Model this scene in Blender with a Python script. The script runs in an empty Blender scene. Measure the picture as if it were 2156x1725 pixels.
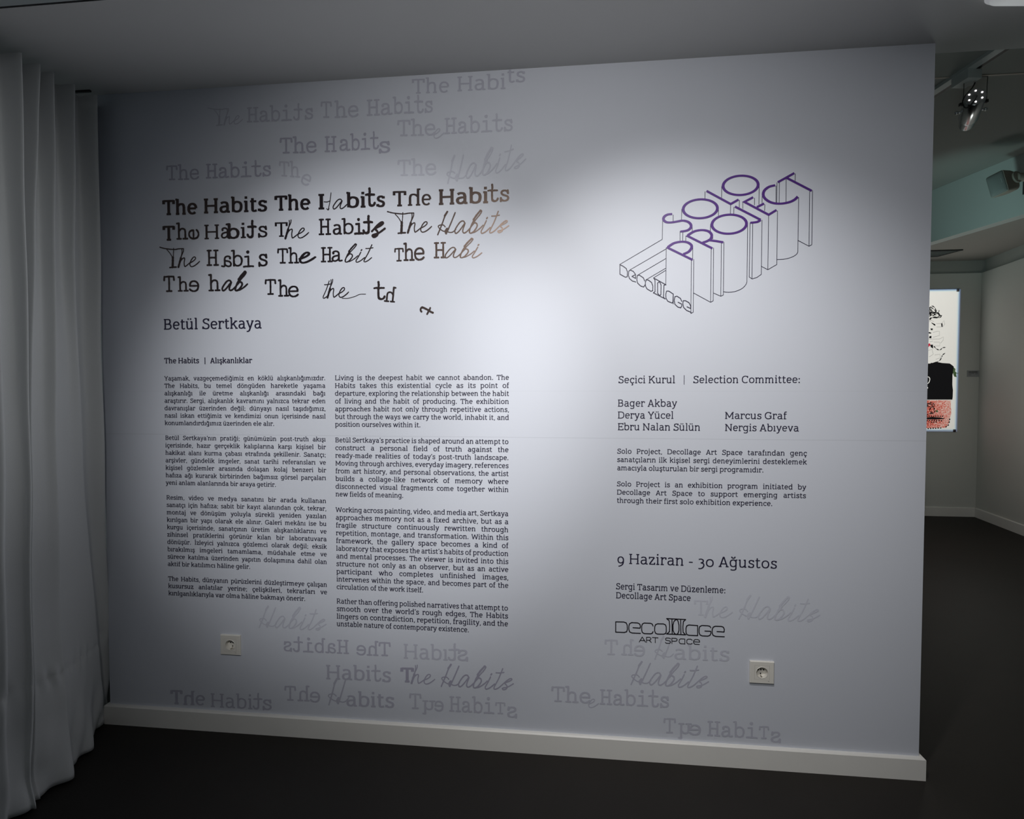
import bpy, bmesh, math, random
from mathutils import Vector, Matrix
random.seed(7)
SC = bpy.context.scene
COL = SC.collection
R = math.radians

# ------------------------------------------------------------ camera, world, lights, exposure
cam_data = bpy.data.cameras.new('camera')
cam_data.sensor_width = 36.0
cam_data.lens = 20.336
cam_data.clip_start = 0.040
cam = bpy.data.objects.new('camera', cam_data)
COL.objects.link(cam)
cam.location = (0.0, -2.15, 1.370)
cam.rotation_euler = (R(90 - 1.868), 0.0, R(6.356))
SC.camera = cam

SC.view_settings.view_transform = 'Standard'
SC.view_settings.look = 'None'
SC.view_settings.gamma = 1.0
SC.view_settings.use_curve_mapping = False
SC.view_settings.exposure = 0.10

world = bpy.data.worlds.new('world')
SC.world = world
world.use_nodes = True
world.node_tree.nodes['Background'].inputs[0].default_value = (0.80, 0.95, 1.0, 1)
world.node_tree.nodes['Background'].inputs[1].default_value = 0.05

def spot(name, loc, target, power, angle, blend, color=(1, 1, 1), radius=0.03):
    d = bpy.data.lights.new(name, 'SPOT')
    d.energy = power; d.spot_size = R(angle); d.spot_blend = blend
    d.color = color; d.shadow_soft_size = radius
    o = bpy.data.objects.new(name, d)
    COL.objects.link(o)
    o.location = loc
    o.rotation_euler = (Vector(target) - Vector(loc)).to_track_quat('-Z', 'Y').to_euler()
    return o
def lamp(name, loc, power, color=(1, 1, 1), radius=0.1):
    d = bpy.data.lights.new(name, 'POINT')
    d.energy = power; d.color = color; d.shadow_soft_size = radius
    o = bpy.data.objects.new(name, d); COL.objects.link(o); o.location = loc
    return o
# track spots on the front room's ceiling wash the text wall: a narrow beam to the left,
# a wide one to the right, and a flood close to the wall between them
spot('wall_spot_light', (-0.351, -2.410, 2.44), (-0.79, 0, 1.361), 146, 42.7, 0.84, (1.0, 0.99, 0.98), 0.04)
spot('wall_spot_light', (-0.15, -2.410, 2.44), (-0.014, 0, 1.364), 86, 84.1, 1.0, (1.0, 0.98, 0.955), 0.04)
spot('wall_flood_light', (0.10, -1.25, 2.44), (0.413, 0, 1.15), 72, 78.9, 1.0, (1.0, 0.975, 0.95), 0.05)
# unseen spot added to brighten the curtain
spot('added_curtain_spot', (0.9, -0.95, 2.44), (-1.87, -0.95, 1.75), 42, 44, 1.0, (0.97, 0.99, 1.0), 0.05)
# unseen fills added in the rear gallery for the beam, track spotlight and walls
spot('added_beam_spot', (2.3, 2.2, 2.2), (3.40, 3.3, 2.93), 19, 54, 1.0, (0.62, 1.0, 0.95), 0.05)
lamp('added_gallery_fill', (1.9, 0.8, 2.2), 2.2, (0.88, 1.0, 0.98), 0.1)
lamp('added_gallery_fill', (3.35, 3.2, 1.25), 6.0, (1.0, 1.0, 0.92), 0.2)

# ------------------------------------------------------------ helpers
def mat(name, color, rough=0.6, metal=0.0, spec=0.5, noise=None, bump=None, emit=None):
    """procedural principled material; noise=(scale, amount) varies the colour, bump=(scale, strength)"""
    m = bpy.data.materials.new(name); m.use_nodes = True
    nt = m.node_tree; b = nt.nodes['Principled BSDF']
    b.inputs['Base Color'].default_value = (*color, 1)
    b.inputs['Roughness'].default_value = rough
    b.inputs['Metallic'].default_value = metal
    b.inputs['Specular IOR Level'].default_value = spec
    tc = nt.nodes.new('ShaderNodeTexCoord')
    if noise:
        n = nt.nodes.new('ShaderNodeTexNoise'); n.inputs['Scale'].default_value = noise[0]
        n.inputs['Detail'].default_value = 4
        nt.links.new(tc.outputs['Object'], n.inputs['Vector'])
        r = nt.nodes.new('ShaderNodeMapRange')
        r.inputs['To Min'].default_value = 1 - noise[1]; r.inputs['To Max'].default_value = 1 + noise[1]
        nt.links.new(n.outputs['Fac'], r.inputs['Value'])
        mx = nt.nodes.new('ShaderNodeMix'); mx.data_type = 'RGBA'; mx.blend_type = 'MULTIPLY'
        mx.inputs['Factor'].default_value = 1.0
        mx.inputs[6].default_value = (*color, 1)
        nt.links.new(r.outputs['Result'], mx.inputs[7])
        nt.links.new(mx.outputs[2], b.inputs['Base Color'])
    if bump:
        n = nt.nodes.new('ShaderNodeTexNoise'); n.inputs['Scale'].default_value = bump[0]
        n.inputs['Detail'].default_value = 3
        nt.links.new(tc.outputs['Object'], n.inputs['Vector'])
        bp = nt.nodes.new('ShaderNodeBump'); bp.inputs['Strength'].default_value = bump[1]
        bp.inputs['Distance'].default_value = 0.002
        nt.links.new(n.outputs['Fac'], bp.inputs['Height'])
        nt.links.new(bp.outputs['Normal'], b.inputs['Normal'])
    if emit:
        b.inputs['Emission Color'].default_value = (*emit[0], 1)
        b.inputs['Emission Strength'].default_value = emit[1]
    return m

def link(name, me, m=None, parent=None):
    o = bpy.data.objects.new(name, me); COL.objects.link(o)
    if m: me.materials.append(m)
    if parent: o.parent = parent
    return o
def from_bm(name, bm, m=None, parent=None, smooth=False):
    me = bpy.data.meshes.new(name)
    bmesh.ops.recalc_face_normals(bm, faces=bm.faces[:])
    bm.to_mesh(me); bm.free()
    if smooth:
        for p in me.polygons: p.use_smooth = True
    return link(name, me, m, parent)
def tag(o, label, cat, group=None):
    o['label'] = label; o['category'] = cat
    if group: o['group'] = group
    return o
def struct(o, label=None):
    o['kind'] = 'structure'
    if label: o['label'] = label
    return o
def empty(name, loc, rot=(0, 0, 0)):
    o = bpy.data.objects.new(name, None); COL.objects.link(o)
    o.location = loc; o.rotation_euler = rot; o.empty_display_size = 0.05
    return o
def bm_box(bm, x0, x1, y0, y1, z0, z1):
    v = [bm.verts.new(p) for p in ((x0,y0,z0),(x1,y0,z0),(x1,y1,z0),(x0,y1,z0),(x0,y0,z1),(x1,y0,z1),(x1,y1,z1),(x0,y1,z1))]
    for f in ((0,3,2,1),(4,5,6,7),(0,1,5,4),(1,2,6,5),(2,3,7,6),(3,0,4,7)): bm.faces.new([v[i] for i in f])
    return v
def box(name, x0, x1, y0, y1, z0, z1, m=None, parent=None, bevel=0.0, seg=2):
    bm = bmesh.new(); bm_box(bm, x0, x1, y0, y1, z0, z1)
    if bevel: bmesh.ops.bevel(bm, geom=bm.edges[:], offset=bevel, segments=seg, affect='EDGES', profile=0.5)
    return from_bm(name, bm, m, parent)
def prism(name, pts, z0, z1, m=None, parent=None):
    bm = bmesh.new()
    a = [bm.verts.new((x, y, z0)) for x, y in pts]; b = [bm.verts.new((x, y, z1)) for x, y in pts]
    bm.faces.new(a); bm.faces.new(b); n = len(pts)
    for i in range(n): bm.faces.new((a[i], a[(i+1) % n], b[(i+1) % n], b[i]))
    return from_bm(name, bm, m, parent)
def bm_lathe(bm, prof, seg=40, axis=None, cap0=False, cap1=False):
    """prof = [(radius, height)] round the z axis"""
    rings = []
    for r, h in prof:
        rings.append([bm.verts.new((r*math.cos(2*math.pi*i/seg), r*math.sin(2*math.pi*i/seg), h)) for i in range(seg)])
    for a, b in zip(rings, rings[1:]):
        for i in range(seg): bm.faces.new((a[i], a[(i+1) % seg], b[(i+1) % seg], b[i]))
    if cap0: bm.faces.new(rings[0])
    if cap1: bm.faces.new(rings[-1])
    return rings
def bm_tube(bm, pts, rad, seg=10):
    pts = [Vector(p) for p in pts]; rings = []
    up = Vector((0.13, 0.21, 0.97))
    for i, p in enumerate(pts):
        t = (pts[min(i+1, len(pts)-1)] - pts[max(i-1, 0)]).normalized()
        a = t.cross(up).normalized(); b = t.cross(a).normalized()
        rings.append([bm.verts.new(p + rad*(math.cos(2*math.pi*k/seg)*a + math.sin(2*math.pi*k/seg)*b)) for k in range(seg)])
    for a, b in zip(rings, rings[1:]):
        for k in range(seg): bm.faces.new((a[k], a[(k+1) % seg], b[(k+1) % seg], b[k]))
    bm.faces.new(rings[0]); bm.faces.new(rings[-1])
def catmull(pts, n=6, closed=False):
    if len(pts) < 3: return list(pts)
    out = []; N = len(pts)
    rng = range(N if closed else N - 1)
    for i in rng:
        if closed: p0, p1, p2, p3 = pts[i-1], pts[i], pts[(i+1) % N], pts[(i+2) % N]
        else: p0, p1, p2, p3 = pts[max(i-1, 0)], pts[i], pts[i+1], pts[min(i+2, N-1)]
        for k in range(n):
            t = k/n
            out.append(tuple(0.5*((2*b) + (-a+c)*t + (2*a-5*b+4*c-d)*t*t + (-a+3*b-3*c+d)*t**3) for a, b, c, d in zip(p0, p1, p2, p3)))
    if not closed: out.append(tuple(pts[-1]))
    return out

# ------------------------------------------------------------ materials of the room
H = 2.5495
M = {}
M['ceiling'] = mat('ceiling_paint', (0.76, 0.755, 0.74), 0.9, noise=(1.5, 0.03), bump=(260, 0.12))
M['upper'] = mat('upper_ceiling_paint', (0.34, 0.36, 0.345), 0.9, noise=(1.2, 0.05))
M['rearwall'] = mat('rear_wall_paint', (0.62, 0.63, 0.60), 0.85, noise=(2, 0.03), bump=(220, 0.1))
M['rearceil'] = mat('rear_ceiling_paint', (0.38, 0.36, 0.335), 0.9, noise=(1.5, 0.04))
M['band'] = mat('wall_band_shade', (0.40, 0.41, 0.39), 0.85, noise=(2, 0.03))  # darker than the boards: shade of the recess put into the colour
M['beam'] = mat('beam_paint', (0.60, 0.63, 0.62), 0.85, noise=(2, 0.03))
M['skirt'] = mat('skirting_paint', (0.80, 0.79, 0.76), 0.45, noise=(9, 0.03))
M['floor'] = mat('dark_floor', (0.018, 0.0155, 0.0135), 0.6, spec=0.25, noise=(3.5, 0.22), bump=(180, 0.15))
M['black'] = mat('black_plastic', (0.012, 0.012, 0.013), 0.5)
M['grey'] = mat('grey_paint', (0.55, 0.60, 0.60), 0.5, noise=(8, 0.04))

def wall_paper():
    """matt printed wall paper, pale blue grey, with hairline joints between the hung strips"""
    m = mat('wall_paper', (0.607, 0.635, 0.708), 0.55, spec=0.3, noise=(1.7, 0.015), bump=(300, 0.05))
    nt = m.node_tree; b = nt.nodes['Principled BSDF']
    src = b.inputs['Base Color'].links[0].from_socket
    tc = nt.nodes.new('ShaderNodeTexCoord'); sp = nt.nodes.new('ShaderNodeSeparateXYZ')
    nt.links.new(tc.outputs['Object'], sp.inputs[0])
    tot = None
    for z, wd, k in ((1.195, 0.0012, 0.16), (1.368, 0.0010, 0.07)):
        s = nt.nodes.new('ShaderNodeMath'); s.operation = 'SUBTRACT'; s.inputs[1].default_value = z
        nt.links.new(sp.outputs['Z'], s.inputs[0])
        a = nt.nodes.new('ShaderNodeMath'); a.operation = 'ABSOLUTE'; nt.links.new(s.outputs[0], a.inputs[0])
        l = nt.nodes.new('ShaderNodeMath'); l.operation = 'LESS_THAN'; l.inputs[1].default_value = wd
        nt.links.new(a.outputs[0], l.inputs[0])
        q = nt.nodes.new('ShaderNodeMath'); q.operation = 'MULTIPLY'; q.inputs[1].default_value = k
        nt.links.new(l.outputs[0], q.inputs[0])
        if tot is None: tot = q
        else:
            ad = nt.nodes.new('ShaderNodeMath'); ad.operation = 'ADD'
            nt.links.new(tot.outputs[0], ad.inputs[0]); nt.links.new(q.outputs[0], ad.inputs[1]); tot = ad
    mx = nt.nodes.new('ShaderNodeMix'); mx.data_type = 'RGBA'; mx.inputs[7].default_value = (0.12, 0.13, 0.15, 1)
    nt.links.new(tot.outputs[0], mx.inputs['Factor']); nt.links.new(src, mx.inputs[6])
    nt.links.new(mx.outputs[2], b.inputs['Base Color'])
    return m
M['paper'] = wall_paper()

# ------------------------------------------------------------ the setting
XL, XR, TH = -1.909, 1.207, 0.065
# socket pockets: centre x, z and half size of the hole in the wall
SOCK = [(-1.3724, 0.3527), (0.6692, 0.3527)]
SH = 0.027
def build_text_wall():
    bm = bmesh.new()
    xs = sorted({XL, XR} | {c + s for c, _ in SOCK for s in (-SH, SH)})
    zs = sorted({0.0, H} | {c + s for _, c in SOCK[:1] for s in (-SH, SH)})
    vt = {}
    def V(x, y, z):
        k = (round(x, 5), round(y, 5), round(z, 5))
        if k not in vt: vt[k] = bm.verts.new((x, y, z))
        return vt[k]
    for i in range(len(xs)-1):
        for j in range(len(zs)-1):
            x0, x1, z0, z1 = xs[i], xs[i+1], zs[j], zs[j+1]
            cx, cz = (x0+x1)/2, (z0+z1)/2
            if any(abs(cx-a) < 0.001 and abs(cz-b) < 0.01 for a, b in SOCK):
                d = 0.04                                        # pocket for the socket's cup
                bm.faces.new((V(x0,0,z0), V(x1,0,z0), V(x1,d,z0), V(x0,d,z0)))
                bm.faces.new((V(x0,0,z1), V(x1,0,z1), V(x1,d,z1), V(x0,d,z1)))
                bm.faces.new((V(x0,0,z0), V(x0,0,z1), V(x0,d,z1), V(x0,d,z0)))
                bm.faces.new((V(x1,0,z0), V(x1,0,z1), V(x1,d,z1), V(x1,d,z0)))
                bm.faces.new((V(x0,d,z0), V(x1,d,z0), V(x1,d,z1), V(x0,d,z1)))
            else:
                bm.faces.new((V(x0,0,z0), V(x1,0,z0), V(x1,0,z1), V(x0,0,z1)))
            bm.faces.new((V(x0,TH,z0), V(x1,TH,z0), V(x1,TH,z1), V(x0,TH,z1)))
    for j in range(len(zs)-1):
        for x in (XL, XR): bm.faces.new((V(x,0,zs[j]), V(x,TH,zs[j]), V(x,TH,zs[j+1]), V(x,0,zs[j+1])))
    for i in range(len(xs)-1):
        for z in (0.0, H): bm.faces.new((V(xs[i],0,z), V(xs[i+1],0,z), V(xs[i+1],TH,z), V(xs[i],TH,z)))
    return struct(from_bm('wall_front', bm, M['paper']), 'pale blue-grey partition wall papered with printed text')
build_text_wall()

def skirting(name, path, h=0.079, t=0.016, m=None):
    """skirting with a small chamfer on its top front edge, swept along a floor path (left side of travel = wall)"""
    prof = [(0, 0), (t, 0), (t, h-0.005), (t-0.005, h), (0, h)]
    bm = bmesh.new(); rings = []
    P = [Vector((x, y)) for x, y in path]
    for i, p in enumerate(P):
        d0 = (P[i]-P[i-1]).normalized() if i else None
        d1 = (P[i+1]-P[i]).normalized() if i < len(P)-1 else None
        ds = [d for d in (d0, d1) if d]
        ns = [Vector((d.y, -d.x)) for d in ds]
        n = sum(ns, Vector((0, 0)))
        n = n / max(n.dot(ns[0]), 1e-6)
        rings.append([bm.verts.new((p.x + n.x*a, p.y + n.y*a, z)) for a, z in prof])
    for a, b in zip(rings, rings[1:]):
        for k in range(len(prof)): bm.faces.new((a[k], b[k], b[(k+1) % 5], a[(k+1) % 5]))
    bm.faces.new(rings[0]); bm.faces.new(rings[-1])
    return struct(from_bm(name, bm, m or M['skirt']))
skirting('baseboard_front', [(XL, TH), (XL, 0), (XR, 0), (XR, TH)])

# floor of both rooms
struct(box('floor', -3.2, 6.0, -4.6, 5.2, -0.12, 0.0, M['floor']))
# low ceiling of the front room ends flush with the back of the partition
struct(box('ceiling', -3.2, 6.0, -4.6, 0.065, H, H+0.10, M['ceiling']))
# upper ceiling of the gallery with the riser between the two heights
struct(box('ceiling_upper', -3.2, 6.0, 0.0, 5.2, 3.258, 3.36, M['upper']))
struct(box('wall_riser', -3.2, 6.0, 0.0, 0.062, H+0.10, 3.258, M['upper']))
# dropped ceiling at the far right with its upright face (the beam)
ZL = 2.773
BA, BB = Vector((3.327, 3.768)), Vector((3.530, 2.917))
bd = (BB-BA).normalized()
B0, B1 = BA - bd*0.87, BA + bd*3.5                    # from the rear wall to the front
bn = Vector((-bd.y, bd.x)) * (-1 if (-bd.y) < 0 else 1)
if bn.x < 0: bn = -bn
c0, c1 = B0 + bn*2.2, B1 + bn*2.2
struct(prism('beam_rear', [tuple(B0), tuple(B1), tuple(B1+bn*0.10), tuple(B0+bn*0.10)], ZL, 3.258, M['beam']))
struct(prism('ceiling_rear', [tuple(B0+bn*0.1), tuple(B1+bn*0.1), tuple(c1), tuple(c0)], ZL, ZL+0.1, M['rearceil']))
# rear wall and right wall of the gallery, boarded up to 2.63 m with a recessed band above, its shade put into the colour
YB = 4.615
CR = Vector((4.313, YB)); rd = Vector((4.211-4.313, 3.78-4.615)).normalized()
rn = Vector((-rd.y, rd.x))
if rn.x < 0: rn = -rn
CE = CR + rd*6.0
struct(box('wall_rear', -3.2, CR.x+0.02, YB, YB+0.10, 0, 2.632, M['rearwall']))
struct(box('trim_1', -3.2, CR.x+0.05, YB+0.03, YB+0.10, 2.632, 3.258, M['band']))
struct(prism('wall_right', [tuple(CR), tuple(CR+rn*0.12), tuple(CE+rn*0.12), tuple(CE)], 0, 2.632, M['rearwall']))
struct(prism('trim_2', [tuple(CR+rn*0.03), tuple(CR+rn*0.12), tuple(CE+rn*0.12), tuple(CE+rn*0.03)], 2.632, ZL, M['band']))
skirting('baseboard_rear', [(CR.x, YB), (-3.2, YB)][::-1], h=0.10, t=0.016)
skirting('baseboard_right', [tuple(CR), tuple(CR+rd*5.9)], h=0.10, t=0.016)

# ------------------------------------------------------------ measured data, metres along the wall and up
GHOSTS = [('faint phrase whose first word is a pointed script The, higher up to the left', 0.6, [('C', 'The', -1.4353, -1.2891, 2.399, 2.4035, None, ''), ('Y', 'Habi', -1.2734, -1.0896, 2.4081, 2.4062, 0.0552, ''), ('Y', 't', -1.085, -1.0463, 2.4073, 2.4053, 0.0548, 'm'), ('Y', 's', -1.0382, -1.0046, 2.4069, 2.4065, 0.0547, '')]), ('faint typewriter phrase right of the script The one, under the topmost phrase', 0.62, [('Y', 'T', -0.9746, -0.9291, 2.4109, 2.4086, 0.0589, ''), ('Y', 'he', -0.9195, -0.8245, 2.4077, 2.4064, 0.058, ''), ('Y', 'Ha', -0.793, -0.6913, 2.4087, 2.4085, 0.0576, ''), ('Y', 'bits', -0.6913, -0.5373, 2.4096, 2.4069, 0.0571, '')]), ('topmost faint phrase close to the ceiling, its ts raised', 0.58, [('S', 'The', -0.6167, -0.4743, 2.4819, 2.4789, 0.054, 'w90'), ('S', 'Habi', -0.4431, -0.2636, 2.4814, 2.48, 0.0535, 'w90'), ('S', 'ts', -0.2564, -0.1909, 2.5021, 2.5007, 0.0524, 'w90')]), ('faint phrase with a small script e hooked between The and Habits, in the upper half', 0.66, [('Y', 'The', -0.6746, -0.5266, 2.3268, 2.3233, 0.0573, ''), ('C', 'e', -0.5359, -0.4934, 2.3116, 2.3121, None, ''), ('Y', 'Habits', -0.4933, -0.2367, 2.3252, 2.3245, 0.0566, '')]), ('dark violet-grey phrase whose final s drops below the line', 0.42, [('Y', 'The', -1.1413, -0.992, 2.2832, 2.2802, 0.0574, ''), ('Y', 'H', -0.9603, -0.9118, 2.2808, 2.28, 0.057, ''), ('Y', 'a', -0.9015, -0.8574, 2.2834, 2.2821, 0.0574, ''), ('Y', 'bit', -0.8582, -0.7451, 2.2822, 2.2825, 0.0572, ''), ('Y', 's', -0.7467, -0.7021, 2.2663, 2.2661, 0.057, '')]), ('dark violet-grey phrase just above the left end of the black title', 0.4, [('Y', 'The', -1.6147, -1.4752, 2.2003, 2.1981, 0.0548, ''), ('Y', 'Habits', -1.4471, -1.1776, 2.1994, 2.1981, 0.0542, '')]), ('pale tilted word The whose e tumbles down, above the black title', 0.66, [('Y', 'Th', -1.145, -1.0597, 2.1974, 2.1883, 0.0553, ''), ('Y', 'e', -1.0565, -1.0146, 2.158, 2.158, 0.0552, 'r-28')]), ('pale phrase of typewriter The and rising thin script Habits', 0.74, [('Y', 'The', -0.6748, -0.5246, 2.179, 2.1768, 0.0575, ''), ('C', 'Habits', -0.4866, -0.1864, 2.143, 2.192, None, '')]), ('pale thin script word Habits below the Turkish text column', 0.7, [('C', 'Habits', -1.255, -0.9721, 0.422, 0.4259, None, '')]), ('grey phrase printed in mirror writing, reading right to left', 0.45, [('Y', 'Habits', -1.1513, -0.8819, 0.3338, 0.3361, 0.0532, 'm'), ('Y', 'The', -0.852, -0.7131, 0.3348, 0.3373, 0.0526, 'm')]), ('faint word Habits with its last letters mirrored, beside the mirror writing', 0.62, [('S', 'Habı', -0.6614, -0.4875, 0.3319, 0.3327, 0.0579, 'w95'), ('Y', 't', -0.4885, -0.44, 0.3316, 0.3336, 0.0576, 'm'), ('Y', 's', -0.4498, -0.4076, 0.3321, 0.3333, 0.0575, 'm')]), ('grey upright word Habits left of the dark script phrase', 0.5, [('S', 'Habi', -0.9763, -0.7947, 0.233, 0.2358, 0.0569, 'w105'), ('Y', 't', -0.7925, -0.7515, 0.2333, 0.2351, 0.0566, ''), ('S', 's', -0.7483, -0.7132, 0.2348, 0.2357, 0.0564, 'w105')]), ('dark grey phrase of slab T and flowing script near the foot of the wall', 0.3, [('S', 'T', -0.6757, -0.6209, 0.2384, 0.2404, 0.0563, 'w135'), ('C', 'he', -0.6356, -0.5372, 0.2313, 0.2327, None, ''), ('C', 'Habits', -0.5164, -0.232, 0.2267, 0.2293, None, '')]), ('dark grey phrase in the lower left corner just above the baseboard', 0.46, [('S', 'T', -1.6404, -1.5863, 0.0933, 0.0952, 0.0567, 'w135'), ('S', 'h', -1.5833, -1.5345, 0.0924, 0.0943, 0.0546, 'mw110'), ('S', 'e', -1.5303, -1.4886, 0.0935, 0.0953, 0.0563, 'w100'), ('S', 'Habi', -1.4647, -1.2865, 0.091, 0.093, 0.057, 'w88'), ('Y', 't', -1.2854, -1.2435, 0.092, 0.0938, 0.0568, 'm'), ('Y', 's', -1.2436, -1.2045, 0.091, 0.0916, 0.0566, '')]), ('grey phrase with mirrored h and e and a script H, above the baseboard', 0.5, [('Y', 'T', -1.1509, -1.1012, 0.136, 0.1376, 0.057, ''), ('Y', 'h', -1.0972, -1.0455, 0.1368, 0.1385, 0.0569, 'm'), ('Y', 'e', -1.0452, -1.0017, 0.1353, 0.1372, 0.0567, 'm'), ('C', 'H', -0.9704, -0.8841, 0.1273, 0.1368, None, ''), ('S', 'abits', -0.8945, -0.7007, 0.1298, 0.1344, 0.0569, 'w110')]), ('faint phrase with an upside-down h, left of the centre above the baseboard', 0.6, [('Y', 'T', -0.6415, -0.5915, 0.1344, 0.1354, 0.0584, ''), ('Y', 'h', -0.589, -0.5367, 0.1158, 0.1175, 0.0495, 'v'), ('Y', 'e', -0.5413, -0.5043, 0.1312, 0.1325, 0.0545, 'm'), ('Y', 'Habi', -0.483, -0.3071, 0.1328, 0.1346, 0.0578, ''), ('Y', 'T', -0.3041, -0.2639, 0.1358, 0.1368, 0.0436, ''), ('Y', 's', -0.2583, -0.2193, 0.1228, 0.1237, 0.0564, 'm')]), ('palest phrase, script after a slab T, right of the black wordmark', 0.8, [('S', 'T', 0.429, 0.4801, 0.5494, 0.5498, 0.0559, 'w85'), ('C', 'he', 0.4656, 0.5667, 0.5402, 0.542, None, ''), ('C', 'Habits', 0.5858, 0.8684, 0.542, 0.5387, None, '')]), ('pale phrase with mirrored he touching the black wordmark', 0.72, [('Y', 'T', 0.1067, 0.1579, 0.3855, 0.3863, 0.0557, ''), ('Y', 'h', 0.1681, 0.2141, 0.3877, 0.3882, 0.0546, 'm'), ('Y', 'e', 0.2146, 0.2559, 0.3855, 0.3867, 0.0555, 'm'), ('C', 'H', 0.2894, 0.36, 0.3776, 0.3831, None, ''), ('S', 'abits', 0.3613, 0.5567, 0.3822, 0.3844, 0.053, 'w92')]), ('grey script word Habits left of the right-hand socket', 0.52, [('C', 'Habits', 0.2029, 0.4864, 0.2744, 0.279, None, '')]), ('faint phrase with a small script e hooked between its words, near the floor', 0.6, [('Y', 'The', -0.0909, 0.057, 0.1954, 0.1973, 0.0566, ''), ('C', 'e', 0.0472, 0.0879, 0.1801, 0.1821, None, ''), ('Y', 'Habits', 0.0904, 0.3437, 0.1949, 0.1979, 0.0556, '')]), ('lowest faint phrase, right above the baseboard under the right-hand socket', 0.62, [('Y', 'T', 0.3236, 0.3699, 0.1018, 0.104, 0.0547, ''), ('Y', 'h', 0.3771, 0.4267, 0.0844, 0.0859, 0.0536, 'v'), ('Y', 'e', 0.4161, 0.4594, 0.1007, 0.1027, 0.0535, 'm'), ('Y', 'Habi', 0.481, 0.66, 0.1023, 0.1036, 0.054, ''), ('Y', 'T', 0.6626, 0.6993, 0.1047, 0.1063, 0.0448, ''), ('Y', 's', 0.7045, 0.7407, 0.0914, 0.093, 0.0536, 'm')])]
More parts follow.
